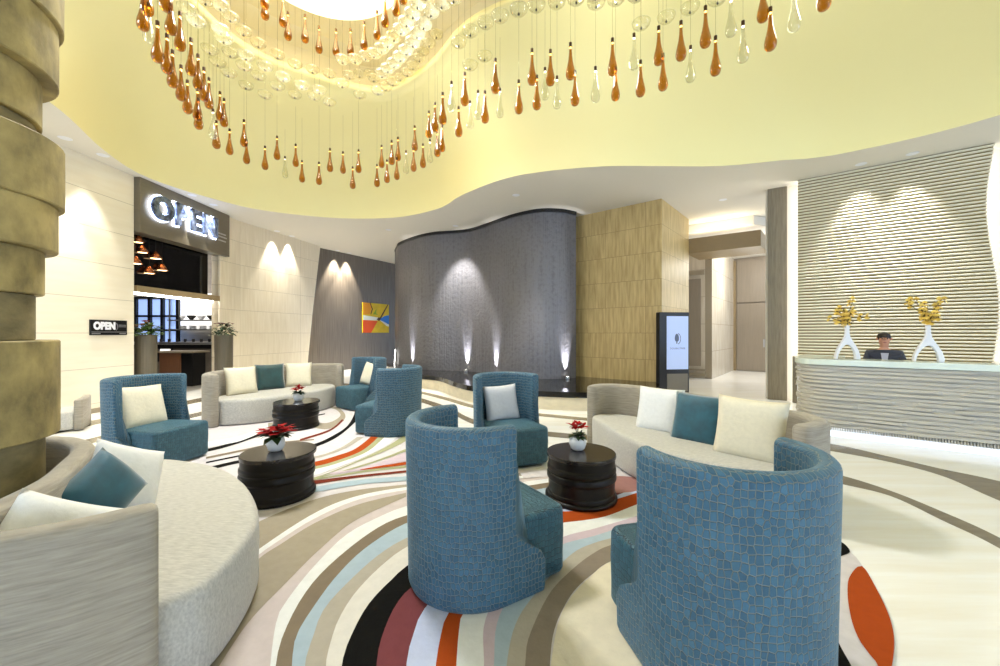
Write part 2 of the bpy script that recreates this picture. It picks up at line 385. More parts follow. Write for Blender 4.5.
# ------------------------------------------------------------------ floor
fl = MB(); fl.box((0, 9, -0.05), (40, 44, 0.1))
def ribbon_v(A, B, n, z):
    a = cr([gp(*p) for p in A], n); b = cr([gp(*p) for p in B], n)
    return [(v.x, v.y, z) for v in a] + [(v.x, v.y, z) for v in b], [(k, k + 1, n + k + 1, n + k) for k in range(n - 1)]
INLAY = [
  ([(700, 428), (760, 434), (832, 444), (889, 456.6), (942, 469), (1000, 481.4), (1150, 520)], [(700, 432), (760, 440), (832, 451.3), (889, 462), (942, 476), (1000, 501), (1150, 560)]),
  ([(700, 446), (770, 459), (837, 474.3), (889, 490.3), (942, 511.6), (1000, 538), (1130, 610)], [(700, 450), (770, 466), (837, 483), (889, 495.6), (942, 520.4), (1000, 548.8), (1130, 630)]),
  ([(405, 388), (420, 391), (445, 397), (470, 404), (500, 410), (536, 413), (588, 418), (660, 424), (700, 428)], [(405, 390), (420, 393.5), (445, 400), (470, 407.5), (500, 413), (536, 416), (588, 421), (660, 428), (700, 432)]),
  ([(405, 396), (420, 398), (448, 407), (470, 418), (500, 427), (552, 432), (620, 438), (700, 446)], [(405, 399), (420, 402), (448, 412), (470, 423), (500, 431), (552, 437), (620, 443), (700, 450)]),
  ([(40, 432), (80, 423), (140, 411), (205, 397), (260, 388), (330, 383), (405, 388)], [(40, 438), (80, 428), (140, 415), (205, 401), (260, 391), (330, 385), (405, 390)]),
  ([(40, 452), (100, 436), (150, 424), (205, 411), (260, 400), (330, 393), (405, 396)], [(40, 459), (100, 441), (150, 428), (205, 415), (260, 403), (330, 396), (405, 399)]),
]
for A, B in INLAY:
    V, Fc = ribbon_v(A, B, 60, 0.0012); fl.add(V, Fc, 1)
struct(fl.build('floor', [M['floor'], M['inlay']]))
# ------------------------------------------------------------------ rug
RC = {}
def rc(name, col):
    RC[name] = len(RUGM); RUGM.append(mat('rug ' + name, col, 0.95, noise=0.09, scale=(14, 14, 14), bump=0.35, spec=0.1))
RUGM = []
for n_, c_ in dict(base=(214, 208, 210), pinkish=(206, 194, 192), khaki=(166, 156, 138), white=(232, 233, 232), brown=(134, 120, 102), blue=(172, 190, 202),
                   beige=(180, 172, 158), cream=(226, 221, 212), black=(20, 19, 17), burgundy=(122, 66, 70), lav=(196, 204, 232), orange=(172, 74, 26),
                   pink=(204, 186, 196), taupe=(142, 130, 116), centre=(230, 220, 196), olive=(168, 168, 130), dred=(118, 52, 38), dust=(166, 122, 116)).items():
    rc(n_, c_)
rug = MB()
OUT = [(196, 424), (215, 416), (300, 398), (380, 400), (425, 432), (450, 452), (500, 468), (548, 470), (620, 456), (680, 456), (760, 482), (832, 537), (850, 552), (864, 569), (878, 592), (889, 615), (895, 640), (893, 668), (880, 725), (830, 820), (700, 930), (400, 930), (230, 760), (150, 700), (90, 600), (85, 500), (140, 448)]
rout = cr([gp(*p) for p in OUT], 120, closed=True)
rug.prism([(v.x, v.y) for v in rout], 0.0, 0.010, RC['base'])
rz_ = [0.0104]
def rib(A, B, col, n=46):
    V, Fc = ribbon_v(A, B, n, rz_[0]); rug.add(V, Fc, RC[col]); rz_[0] += 0.00012
def poly(P, col):
    a = cr([gp(*p) for p in P], 60, closed=True); rug.add([(v.x, v.y, rz_[0]) for v in a], [tuple(range(60))], RC[col]); rz_[0] += 0.00012
tail = lambda y: [(600, y - 8), (650, y - 22), (700, y - 40)]
E = [  # boundaries of the big arc family, outermost first
 [(150, 610), (200, 563), (255, 525), (313, 501), (357.6, 491), (406, 485.5), (470, 478), (520, 474)],
 [(150, 650), (200, 600), (255.6, 553), (316, 513.5), (357.6, 497), (406.5, 488), (470, 481), (522, 477)],
 [(150, 660), (200, 610), (253, 561), (282, 540), (316, 519), (357.6, 501), (406.5, 491), (470, 483), (524, 480)],
 [(268, 720), (270.4, 666), (276.6, 622.5), (286.4, 603), (313, 569), (346.4, 536), (380, 517.7), (409, 506.5), (470, 490), (530, 482), (600, 472)],
 [(272, 720), (276, 666), (283.6, 636), (301.7, 600), (324, 572), (357.6, 543), (385.5, 524.7), (409, 515.8), (470, 496), (533, 486), (600, 475)],
 [(290, 720), (292, 666), (296, 639), (310, 614), (338, 576), (368.8, 547), (409, 523.3), (470, 502), (535, 491), (600, 478)],
 [(302, 720), (305, 666), (313, 639), (324, 611), (349, 583), (380, 555.4), (410.7, 537.3), (470, 511), (537, 497), (600, 482)],
 [(324, 720), (326, 666), (329.7, 647.6), (339.4, 619.7), (357.6, 591.7), (385.5, 563.8), (412, 545.6), (470, 517), (539, 502), (600, 486)],
 [(338, 720), (342, 666), (352, 636), (368.8, 605.7), (391, 582), (412.6, 563.8), (470, 530), (541, 508), (580, 500), (620, 486)],
 [(374, 720), (376.6, 666), (382.7, 636.4), (396.7, 605.7), (415.7, 585.6), (470, 545), (541, 514), (580, 506), (622, 492)],
 [(403, 720), (406.5, 666), (413.5, 636), (427.4, 607), (470, 565), (546, 515.5), (580, 508), (626, 493), (680, 470)],
 [(432, 720), (436, 666), (439.6, 645), (448, 616), (480, 572), (549, 517), (580, 511), (637, 494), (690, 476)],
 [(453, 720), (456.4, 666), (458.8, 635), (463, 616), (490, 578), (555.7, 527.8), (579, 522.5), (605.7, 517.7), (637, 505.7), (690, 486)],
 [(483, 720), (484, 666), (485.7, 621), (510, 580), (556.5, 541.7), (596, 529.7), (635.7, 517.7), (690, 498)],
 [(493, 720), (494, 666), (498.4, 621), (520, 585), (556.5, 549), (596, 537), (635.7, 523.7), (690, 505)],
 [(503, 720), (506.8, 666), (515, 628), (532, 600), (569.7, 557.4), (596, 544), (635, 534), (690, 518)],
 [(522, 720), (525.3, 666), (529.6, 637.6), (548.8, 596.8), (568, 575.2), (592, 556), (617, 545), (690, 528)],
 [(548, 720), (550, 666), (553.6, 635), (563, 611), (575, 592), (592, 576.4), (617, 561), (690, 545)],
]
for k, col in enumerate(['khaki', 'white', 'pinkish', 'white', 'brown', 'blue', 'beige', 'cream', 'black', 'burgundy', 'lav', 'orange', 'white', 'pink', 'blue', 'beige', 'taupe']):
    rib(E[k], E[k + 1], col)
# khaki streak inside the broad pinkish arc
rib([(190, 640), (253, 566), (282, 545), (316, 524), (357.6, 506), (406, 494)], [(200, 700), (246, 628), (283, 588), (322, 549), (357, 521), (406, 498)], 'khaki')
poly([(549, 720), (551, 666), (563.5, 611), (592, 577), (618, 561), (690, 545), (770, 560), (806, 600), (816, 666), (800, 760), (700, 830), (570, 800)], 'centre')
# the dusty pink patch and orange by the right sofa
poly([(612, 478), (640, 480), (638, 491), (622, 494), (608, 492)], 'dust')
# right-hand end of the rug
poly([(812, 575), (832, 547), (841, 543.5), (850, 553.5), (838, 560), (828, 575)], 'black')
rib([(815, 598), (828, 622), (840, 648), (851, 668), (866, 700)], [(812, 618), (823, 645), (836, 668), (850, 700)], 'black')
poly([(862, 568), (850, 578), (847.5, 595), (851, 620), (858, 640), (868, 655), (878, 668), (884, 690), (892, 668), (894, 640), (889, 618), (877, 592)], 'orange')
# the fan between the drum tables
rib([(205, 469), (240, 461), (280, 454), (314, 445), (332, 437), (347, 427), (354, 415.3), (356, 405)], [(205, 472.5), (240, 464), (280, 457.5), (314, 448.5), (336, 438.7), (352, 426), (358, 418), (360, 405)], 'black')
rib([(206, 450), (230, 444), (270, 430), (300, 419), (325, 414)], [(206, 453), (230, 447), (270, 433), (300, 421), (325, 415)], 'black')
rib([(206, 458), (240, 451), (280, 443), (314, 440)], [(206, 460), (240, 453), (280, 444.5), (314, 441)], 'brown')
rib([(206, 463), (240, 456), (275, 449)], [(206, 464.5), (240, 457.5), (275, 450)], 'black')
rib([(206, 443), (240, 437), (268, 426)], [(206, 448), (240, 442), (270, 429)], 'white')
rib([(268, 424), (300, 419), (325, 424), (340, 417), (337, 411), (329, 408)], [(268, 429), (300, 426), (328, 430), (345, 419), (341, 410), (330, 406)], 'khaki')
rib([(300, 440), (330, 430), (342, 420)], [(300, 442), (330, 432), (344, 421)], 'dred')
poly([(196, 424.5), (206, 420), (208, 426), (197, 428.5)], 'orange')
rib([(270, 460), (314, 457.6), (340, 449), (357, 438)], [(270, 462.5), (314, 459.8), (345, 449.5), (364, 438)], 'beige')
rib([(270, 468), (314, 463), (339.6, 455.9), (354, 450.5), (366.7, 441.4), (372, 436)], [(270, 472), (314, 467.6), (336, 462), (359.5, 453), (372, 444), (380, 436)], 'orange')
rib([(270, 472), (314, 467.6), (336, 462), (359.5, 453), (372, 444), (380, 436)], [(270, 475), (314, 470.6), (345, 462), (368.5, 452), (384, 438.7), (388, 436)], 'olive')
rib([(270, 475), (314, 470.6), (345, 462), (368.5, 452), (384, 438.7), (388, 436)], [(270, 482), (314, 476.6), (359, 460), (386, 447), (398, 437)], 'white')
rib([(270, 484), (314, 478.8), (359.5, 461), (386.5, 447.7), (403, 437)], [(270, 485), (314, 479.6), (361, 462), (390, 450), (412, 439)], 'olive')
rib([(270, 485), (314, 479.4), (363, 465.8), (386.5, 457.7), (404.5, 450.5), (430, 440)], [(270, 486), (314, 480.2), (361, 468), (386.5, 459.5), (404.5, 453), (430, 444)], 'olive')
rib([(330, 474), (366, 468), (404.5, 454), (430, 446)], [(330, 476), (377.5, 469), (405, 462), (430, 457)], 'pink')
rib([(360, 471), (377.5, 467.5), (405.4, 463), (440, 455)], [(360, 471.6), (377.5, 469.5), (405.4, 466), (440, 460)], 'orange')
rib([(314, 480.3), (366, 471.5), (405, 466.8), (440, 461)], [(314, 481.5), (366, 473.5), (405, 469), (440, 464)], 'olive')
rib([(270, 488), (314.4, 482), (357.7, 476.6), (406, 471.6), (450, 466)], [(270, 491), (314.4, 485.6), (357.7, 479), (406, 473.7), (450, 468)], 'dred')
rib([(270, 494), (314.4, 488.3), (360, 481), (406, 477.5), (450, 472)], [(270, 500), (314.4, 493.7), (363, 485.6), (406, 482), (450, 476)], 'blue')
tag(rug.build('rug', RUGM), 'large free-form rug with sweeping striped arcs under the lounge seating', 'rug')
# ------------------------------------------------------------------ ceilings
SOF = [(43.5, 97.6), (100, 147), (134, 171), (165, 184), (200, 195), (250, 208), (300, 215), (350, 218.5), (400, 217), (440, 208), (460, 196), (500, 180), (540, 172), (600, 166.5), (650, 166), (720, 166), (784, 160), (840, 154), (1000, 115)]
hole = [gp(p[0], p[1], 4.75) for p in SOF] + [(8.2, 3.5), (7.8, 0.5), (6, -2), (2, -3.2), (-2, -3), (-5, -1.5), (-6.2, 1), (-6.0, 3.5)]
RNG = [(189, 0), (210, 21), (231, 40), (270, 63), (305, 75), (340, 86), (375, 92), (396, 89), (420, 75), (438, 59), (455, 38), (476, 21), (520, 0)]
ring = [gp(p[0], p[1], 6.5) for p in RNG] + [(1.5, 5.3), (2.8, 4.6), (3.6, 3.2), (3.4, 1.2), (2, 0), (-0.5, -0.6), (-3, 0), (-4.4, 1.8), (-4.75, 4)]
CEN = Vector((-1.0, 4.5)); NA = 180
def radii(P):
    d = cr(P, 720, closed=True); A = sorted((math.atan2(v.y - CEN.y, v.x - CEN.x), (v - CEN).length) for v in d)
    A = [(A[-1][0] - 2 * PI, A[-1][1])] + A + [(A[0][0] + 2 * PI, A[0][1])]; out = []; j = 0
    for k in range(NA):
        a = -PI + 2 * PI * (k + 0.5) / NA
        while A[j + 1][0] < a: j += 1
        t = (a - A[j][0]) / max(A[j + 1][0] - A[j][0], 1e-9); out.append(A[j][1] * (1 - t) + A[j + 1][1] * t)
    return out
R1 = radii(hole); R2 = radii(ring)
def rv(k, r, z):
    a = -PI + 2 * PI * (k + 0.5) / NA; return (CEN.x + r * math.cos(a), CEN.y + r * math.sin(a), z)
def loft(rows, cap=False):
    V = [rv(k, r[k], z) for r, z in rows for k in range(NA)]; Fc = []
    for i in range(len(rows) - 1):
        for k in range(NA): Fc.append((i * NA + k, i * NA + (k + 1) % NA, (i + 1) * NA + (k + 1) % NA, (i + 1) * NA + k))
    if cap: Fc.append(tuple(range((len(rows) - 1) * NA, len(rows) * NA)))
    return V, Fc
big = [28.0] * NA
V, Fc = loft([([r + 0.0 for r in R1], 4.75), (big, 4.75), (big, 5.0), ([r + 0.12 for r in R1], 5.0)])
struct(mk('ceiling', V, Fc, M['plaster']))
rows = []
for i in range(13):
    t = i / 12 * PI / 2; rows.append(([b + (a - b) * math.cos(t) for a, b in zip(R1, R2)], 4.75 + 1.75 * math.sin(t)))
V, Fc = loft(rows + [(R2, 6.62), ([r + 0.6 for r in R2], 6.62)])
domev, domef = V, Fc
struct(mk('ceiling_dome', V, Fc, M['cream'], smooth=True))
V2, Fc2 = loft([([r + 0.6 for r in R2], 6.62), ([r + 0.62 for r in R2], 7.4), ([r + 0.3 for r in R2], 7.6)], cap=True)
struct(mk('ceiling_upper', V2, Fc2, M['topceil']))
bvh = BVHTree.FromPolygons([Vector(v) for v in domev] + [Vector(v) for v in V2], list(domef) + [[i + len(domev) for i in f] for f in Fc2])
V, Fc = loft([([r + 0.22 for r in R2], 6.63), ([r + 0.22 for r in R2], 6.66), ([r + 0.3 for r in R2], 6.66), ([r + 0.3 for r in R2], 6.63)])
tag(mk('cove_light_strip', V, Fc, M['coveled']), 'warm light strip hidden on the ledge of the upper dome ring', 'light')
# ------------------------------------------------------------------ walls
H = 4.75
struct(wall('wall_left', [(-7.6, 4.2), (-7.6, 8.20)], 0, H, M['ivory'], 0.25, flip=1))
struct(wall('baseboard_left', [(-7.585, 4.2), (-7.585, 8.20)], 0, 0.09, M['basewood'], 0.02, flip=1))
struct(wall('wall_left_pier', [(-7.66, 10.72), (-7.6, 10.72), (-7.57, 11.5)], 0, H, M['ivory_b'], 0.25, flip=1))
# ivory wall with a leaning end
def leaning_wall():
    a = Vector((-7.57, 11.5)); d = Vector((0.84, 3.35)).normalized(); nrm = Vector((-d.y, d.x)) * 0.25
    def P(s, z, q): v = a + d * s + (nrm if q else Vector((0, 0))); return (v.x, v.y, z)
    S = [(0, 0), (2.70, 0), (3.0, 2.2), (3.42, H), (0, H)]; n = 5
    V = [P(s, z, 0) for s, z in S] + [P(s, z, 1) for s, z in S]; uv = [(s, z) for s, z in S] * 2
    Fc = [tuple(range(n)), tuple(range(n, 2 * n))[::-1]] + [(k, (k + 1) % n, n + (k + 1) % n, n + k) for k in range(n)]
    return mk('wall_left_rear', V, Fc, M['ivory_b'], uv=uv)
struct(leaning_wall())
struct(wall('wall_rear', [(-8.3, 13.6), (-7.05, 14.75), (-4.78, 18.9), (-3.0, 21.5), (3, 23)], 0, H, M['darkwood'], 0.2, flip=1))
lw = MB(); d_ = Vector((0.84, 3.35)).normalized()
for z0, s0, z1, s1 in ((0.02, 2.62, 2.2, 2.92), (2.2, 2.92, H - 0.03, 3.34)):
    pa = Vector((-7.57, 11.5)) + d_ * s0; pb = Vector((-7.57, 11.5)) + d_ * s1
    n_ = Vector((-d_.y, d_.x)) * 0.27
    lw.tube([(pa.x + n_.x, pa.y + n_.y, z0), (pb.x + n_.x, pb.y + n_.y, z1)], 0.03, 6)
tag(lw.build('wall_edge_light_strip', M['whiteled']), 'leaning white light strip behind the edge of the ivory wall', 'light')
# travertine block
struct(wall('wall_travertine', [(1.2, 11.83), (3.91, 9.55), (5.4, 11.3)], 0, H, M['travertine'], 0.5, flip=1))
# hall
struct(wall('wall_hall', [(5.4, 11.3), (5.2, 14.35), (6.92, 12.9)], 0, H, M['hallstone'], 0.05, flip=1))
struct(wall('wall_hall_side', [(6.92, 12.9), (9.48, 16.0)], 0, H, M['hallstone'], 0.2, flip=1))
struct(wall('wall_hall_end', [(9.48, 16.0), (12.8, 13.2)], 0, H, M['doorwood'], 0.2, flip=1))
hc = MB(); hc.prism([(5.4, 12.1), (7.0, 10.9), (12.8, 13.0), (10.5, 17), (5, 15)], 4.5, 4.74); struct(hc.build('ceiling_hall', M['plaster']))
# hall portal canopy
cn = MB(); cn.prism([(5.35, 11.34), (6.78, 10.27), (7.62, 11.24), (6.2, 12.3)], 3.77, 4.19)
struct(cn.build('trim_hall_canopy', M['bronze']))
cl = MB(); cl.prism([(5.6, 11.6), (6.8, 10.7), (6.95, 10.88), (5.75, 11.78)], 4.195, 4.225)
tag(cl.build('canopy_light_strip', emit('canopy LED', (255, 246, 222), 12)), 'warm light strip lying on the bronze canopy of the hall entrance', 'light')
# doors in the hall
dv = Vector((1.81, -1.52)).normalized(); nv = Vector((-dv.y, dv.x)) * -1
ang = math.atan2(dv.y, dv.x)
D = empty('door_1', (10.02 - 0.62 * 0.07, 15.545 - 0.77 * 0.07, 0), ang); struct(D)
b_ = MB(); b_.box((-0.1, 0, 1.35), (1.02, 0.05, 2.66)); b_.build('lower_panel', M['doorwood'], D, bevel=0.008)
b_ = MB(); b_.box((-0.1, 0, 3.56), (1.02, 0.05, 1.7)); b_.build('upper_panel', M['doorwood'], D, bevel=0.008)
b_ = MB(); b_.box((-0.67, -0.01, 2.2), (0.1, 0.1, 4.4)); b_.box((0.47, -0.01, 2.2), (0.1, 0.1, 4.4)); b_.build('frame', M['bronze'], D)
b_ = MB(); b_.box((0.32, -0.06, 1.1), (0.04, 0.05, 0.3)); b_.build('handle', M['steel'], D)
E1 = empty('door_2', (6.5, 13.2, 0), ang); struct(E1)
b_ = MB(); b_.box((-0.42, -0.02, 1.85), (0.4, 0.04, 2.9)); b_.box((0.0, -0.02, 1.85), (0.4, 0.04, 2.9)); b_.build('leaf_panel', M['doorwood'], E1, bevel=0.006)
b_ = MB(); b_.box((-0.2, -0.02, 3.5), (1.0, 0.06, 0.14)); b_.build('lintel_bar', M['basewood'], E1)
b_ = MB(); b_.box((-0.2, -0.03, 0.28), (1.1, 0.05, 0.06)); b_.box((-0.2, -0.03, 0.12), (1.1, 0.05, 0.1)); b_.build('kick_rail', M['basewood'], E1)
# oak column beside the counter
cw = MB(); cw.box((6.28, 8.95, H / 2), (0.36, 0.3, H), -0.60); struct(cw.build('column_oak', M['colwood'], bevel=0.01))
lp = MB(); lp.box((6.42, 8.45, 0.5), (0.26, 0.1, 1.0), -0.66); struct(lp.build('trim_low_panel', M['colwood']))
# reception back wall and slatted panel
sv = Vector((2.05, -1.61)).normalized(); sn_ = Vector((-sv.y, sv.x))          # sn_ points away from the room
A0 = Vector((6.35, 8.42))
wp = [A0 + sv * s + sn_ * 0.34 for s in (-0.6, 7.0)]
struct(wall('wall_reception', [tuple(p) for p in wp], 0, H, M['plaster'], 0.2, flip=1))
WL = 2.64
def edge(z): return WL + 0.07 * math.sin((z - 1.0) * 1.75) + 0.03
sl = MB()
nS = 76; pit = H / nS
for k in range(nS):
    z = pit * (k + 0.5); L_ = edge(z)
    V = []
    prof = [(0.0, -0.5), (-0.028, -0.34), (-0.034, -0.1), (-0.034, 0.1), (-0.028, 0.3), (0.0, 0.36)]
    for s in (0.0, L_):
        for a, b in prof: p = A0 + sv * s + sn_ * a; V.append((p.x, p.y, z + b * pit * 0.72))
    n = 6; sl.add(V, [(j, j + 1, n + j + 1, n + j) for j in range(n - 1)] + [tuple(range(n))[::-1], tuple(range(n, 2 * n)), (0, n, 2 * n - 1, n - 1)], 0)
    V = []
    for s in (0.0, L_ - 0.01):
        for a in (0.0, 0.06):
            p = A0 + sv * s + sn_ * a
            for zz in (z - pit / 2, z + pit / 2): V.append((p.x, p.y, zz))
    sl.add(V, [(0, 1, 5, 4), (2, 3, 7, 6), (0, 2, 3, 1), (4, 5, 7, 6)], 1)
struct(sl.build('wall_slatted_panel', [M['ribb'], M['slatback']]))
for s, nm, lb in ((0.05, 'column', 'white light strip behind the slatted wall beside the oak column'), (WL - 0.08, 'far', 'white light strip behind the wavy end of the slatted wall')):
    p = A0 + sv * s + sn_ * 0.14; t = MB(); t.box((p.x, p.y, H / 2), (0.03, 0.06, H - 0.02), math.atan2(sv.y, sv.x))
    tag(t.build('panel_light_strip', M['whiteled']), lb, 'light')
# ------------------------------------------------------------------ restaurant front
X0 = -7.6
fs = empty('restaurant_sign_fascia', (X0 + 0.12, 9.6, 3.6), 0, 'grey metal fascia with glowing OPEN letters over the restaurant entrance', 'sign')
def loc(o): return o
b_ = MB(); b_.box((-0.16, -0.03, 0.575), (0.32, 2.72, 1.15)); b_.build('fascia_panel', M['signgrey'], fs, bevel=0.01)
def text(body, size, ext, m, parent, loc_, rot, name='lettering', bold=0.0, sp=1.0, sx=1.0):
    c = bpy.data.curves.new(name, 'FONT'); c.body = body; c.size = size; c.extrude = ext; c.offset = bold; c.space_character = sp; c.align_x = 'CENTER'; c.align_y = 'CENTER'
    o = bpy.data.objects.new(name, c); C.objects.link(o); bpy.context.view_layer.update()
    me = bpy.data.meshes.new_from_object(o.evaluated_get(bpy.context.evaluated_depsgraph_get())); bpy.data.objects.remove(o)
    me.materials.clear(); me.materials.append(m)
    q = bpy.data.objects.new(name, me); link(q, parent); q.location = loc_; q.rotation_euler = rot; q.scale = (sx, 1, 1)
    return q
RX = (PI / 2, 0, PI / 2)
for k, (ch, yy) in enumerate(zip('OPEN', (-0.93, -0.44, 0.0, 0.48))):
    g = text(ch, 0.66, 0.035, M['letter'], fs, (0.085, yy, 0.60), RX, 'sign_letter', 0.035)
    g2 = text(ch, 0.66, 0.01, M['glowblue'], g, (0, 0, -0.05), (0, 0, 0), 'halo_glow', 0.062)
b_ = MB()
for z, w in ((0.66, 0.30), (0.58, 0.36), (0.48, 0.30)): b_.box((0.006, 1.02, z - 0.1), (0.008, w, 0.035))
b_.build('small_lettering', M['steel'], fs)
bp_ = MB(); bp_.box((-7.92, 9.5, 3.57), (0.1, 2.28, 2.35)); tag(bp_.build('black_glass_panel', M['blackglass'], bevel=0.005), 'glossy black glass panel under the restaurant sign', 'panel')
bb = MB(); bb.box((-7.74, 9.5, 2.435), (0.28, 2.46, 0.13)); struct(bb.build('trim_entrance_header', M['bronze']))
b2 = MB(); b2.box((-7.80, 9.5, 2.35), (0.06, 2.4, 0.05)); tag(b2.build('header_light_strip', M['whiteled']), 'white light strip under the bronze header of the restaurant entrance', 'light')
# restaurant room
struct(wall('wall_restaurant_rear', [(-14.5, 14.6), (-7.9, 14.6)], 0, H, M['kitchen'], 0.2, flip=1))
struct(wall('wall_restaurant_side', [(-14.5, 8.0), (-14.5, 14.6)], 0, H, M['darkgrey'], 0.2, flip=1))
struct(wall('wall_restaurant_near', [(-7.85, 8.2), (-14.5, 8.0)], 0, H, M['darkgrey'], 0.1, flip=-1))
struct(wall('wall_pier_back', [(-7.9, 11.0), (-7.9, 14.6)], 0, H, M['kitchen'], 0.1, flip=-1))
co = empty('kitchen_counter', (-10.2, 12.9, 0), 0, 'long grey counter with black apron in the open kitchen', 'counter')
b_ = MB(); b_.box((0, 0.1, 0.5), (4.0, 0.6, 1.0)); b_.build('body', M['mortar'], co)
b_ = MB(); b_.box((0, 0.05, 1.17), (4.1, 0.8, 0.08)); b_.build('worktop', M['steel'], co, bevel=0.01)
b_ = MB(); b_.box((0, 0.02, 1.065), (4.06, 0.7, 0.13)); b_.build('apron', M['black'], co)
for (px_, py_, w, lb) in ((153, 357, 0.30, 'white lit card in black frame low on the kitchen counter front'), (166, 352, 0.32, 'white lit card in black frame high on the kitchen counter front')):
    yq = 12.65; xq = (px_ - 500) / F * yq; zq = 1.5 - (py_ - 333) / F * yq
    s_ = empty('framed_card', (xq, yq, zq), 0, lb, 'sign')
    b_ = MB(); b_.box((0, 0, 0), (w + 0.08, 0.04, 0.30)); b_.build('frame', M['black'], s_)
    b_ = MB(); b_.box((0, -0.025, 0), (w, 0.02, 0.2)); b_.build('card', M['frost'], s_)
sh = empty('dish_shelf', (-10.7, 14.2, 0), 0, 'backlit steel dish shelf above the kitchen counter', 'shelf')
b_ = MB(); b_.box((0, 0.28, 2.3), (2.0, 0.03, 1.3)); b_.build('lit_back', M['frost'], sh)
for z in (1.95, 1.62): b_ = MB(); b_.box((0, 0, z), (2.1, 0.5, 0.045)); b_.build('shelf_board', M['steel'], sh)
for x in (-1.0, 0.98): b_ = MB(); b_.box((x, -0.2, 2.0), (0.05, 0.05, 2.0)); b_.build('post', M['steel'], sh)
for k in range(5):
    b_ = MB(); b_.lathe([(0.05, 0), (0.06, 0.02), (0.13, 0.1), (0.15, 0.16), (0.13, 0.15), (0.0, 0.05)], 16)
    o = b_.build('serving_bowl', M['darkgrey'] if k % 2 else M['porcelain'], None, smooth=True); o.location = (-11.45 + 0.36 * k, 14.2, 1.973)
    tag(o, '%s serving bowl on the upper dish shelf' % ('dark' if k % 2 else 'white'), 'bowl', 'dark bowls on the dish shelf' if k % 2 else 'white bowls on the dish shelf')
for k in range(5):
    b_ = MB()
    for j in range(5): b_.lathe([(0.08, 0.025 * j), (0.14, 0.025 * j + 0.018), (0.14, 0.025 * j + 0.024), (0.0, 0.025 * j + 0.02)], 16)
    o = b_.build('plate_stack', M['porcelain'], None); o.location = (-11.4 + 0.36 * k, 14.2, 1.643)
    tag(o, 'stack of white plates on the lower dish shelf', 'plates', 'plate stacks on the dish shelf')
rk = empty('kitchen_rack', (-12.2, 13.95, 0), 0, 'dark steel kitchen rack with cool lit panes', 'rack')
b_ = MB(); b_.box((0, 0.2, 1.9), (1.5, 0.02, 1.6)); b_.build('lit_pane', M['coolglow'], rk)
b_ = MB()
for x in (-0.75, -0.25, 0.2, 0.75): b_.box((x, 0.1, 1.9), (0.09, 0.1, 1.75))
for z in (1.1, 1.6, 2.1, 2.75): b_.box((0, 0.1, z), (1.55, 0.12, 0.07))
b_.build('frame', M['black'], rk)
for k in range(9):
    b_ = MB(); b_.lathe([(0.03, 0), (0.04, 0.02), (0.04, 0.1), (0.03, 0.1), (0.0, 0.02)], 12)
    o = b_.build('glass_jar', M['darkgrey'], None); o.location = (-11.2 + 0.26 * k, 12.75, 1.21); tag(o, 'small dark jar in the row on the kitchen counter', 'jar', 'jars on the kitchen counter')
pod = empty('host_podium', (-9.15, 11.35, 0), -0.05, 'brown wooden host podium inside the restaurant entrance', 'podium')
b_ = MB(); b_.box((-0.12, 0, 0.47), (0.62, 0.5, 0.94)); b_.build('body', M['podium'], pod, bevel=0.01)
b_ = MB(); b_.box((0.36, 0, 0.47), (0.34, 0.46, 0.94)); b_.build('side_cabinet', M['black'], pod, bevel=0.01)
b_ = MB(); b_.box((0.06, 0, 0.965), (1.1, 0.6, 0.05)); b_.build('top', M['basewood'], pod, bevel=0.01)
# copper lamps by the black glass
for k, (y, z, r) in enumerate(((8.45, 2.98, 0.13), (8.62, 3.25, 0.11), (8.78, 2.82, 0.12), (8.95, 3.18, 0.13), (9.12, 2.94, 0.12), (8.52, 3.45, 0.1))):
    lm = empty('copper_pendant_lamp', (-7.80, y, z), 0, 'small copper pendant lamp clustered before the black glass panel', 'lamp', 'copper pendants by the black glass')
    b_ = MB(); b_.lathe([(0.03, 0.16), (0.05, 0.12), (r, 0.0), (r * 0.93, 0.0), (0.04, 0.11)], 20); b_.build('shade', M['copper'], lm, smooth=True)
    b_ = MB(); b_.lathe([(0.0, 0.0), (r * 0.75, 0.004), (r * 0.75, 0.015), (0.0, 0.02)], 16); b_.build('bulb', M['warmled'], lm)
    b_ = MB(); b_.tube([(0, 0, 0.15), (0, 0, 4.5 - z)], 0.006, 5); b_.build('cord', M['black'], lm)
# planters
def planter(x, y, w, label, fm, fcount, lm):
    r = empty('flower_planter', (x, y, 0), 0, label, 'planter')
    b_ = MB(); b_.lathe([(w * 0.46, 0), (w * 0.5, 0.02), (w * 0.52, 1.44), (w * 0.5, 1.46), (w * 0.44, 1.46), (w * 0.42, 1.40), (0, 1.40)], 24); b_.build('pot', M['planter'], r, smooth=False)
    b_ = MB()
    for k in range(130):
        a = random.uniform(0, 2 * PI); rr = random.uniform(0.02, w * 0.62); z = 1.42 + random.uniform(0.02, 0.32) * (1.1 - rr / w)
        leaf(b_, Vector((rr * math.cos(a), rr * math.sin(a), z)), Vector((math.cos(a), math.sin(a), random.uniform(-0.1, 0.9))), 0.15, 0.07)
    b_.build('foliage', lm, r)
    b_ = MB()
    for k in range(fcount):
        a = random.uniform(0, 2 * PI); rr = random.uniform(0.02, w * 0.55); z = 1.62 + random.uniform(0.0, 0.14)
        p = Vector((rr * math.cos(a), rr * math.sin(a), z))
        for j in range(5):
            q = 2 * PI * j / 5; leaf(b_, p, Vector((math.cos(q), math.sin(q), 0.6)), 0.075, 0.055)
    b_.build('blossoms', fm, r)
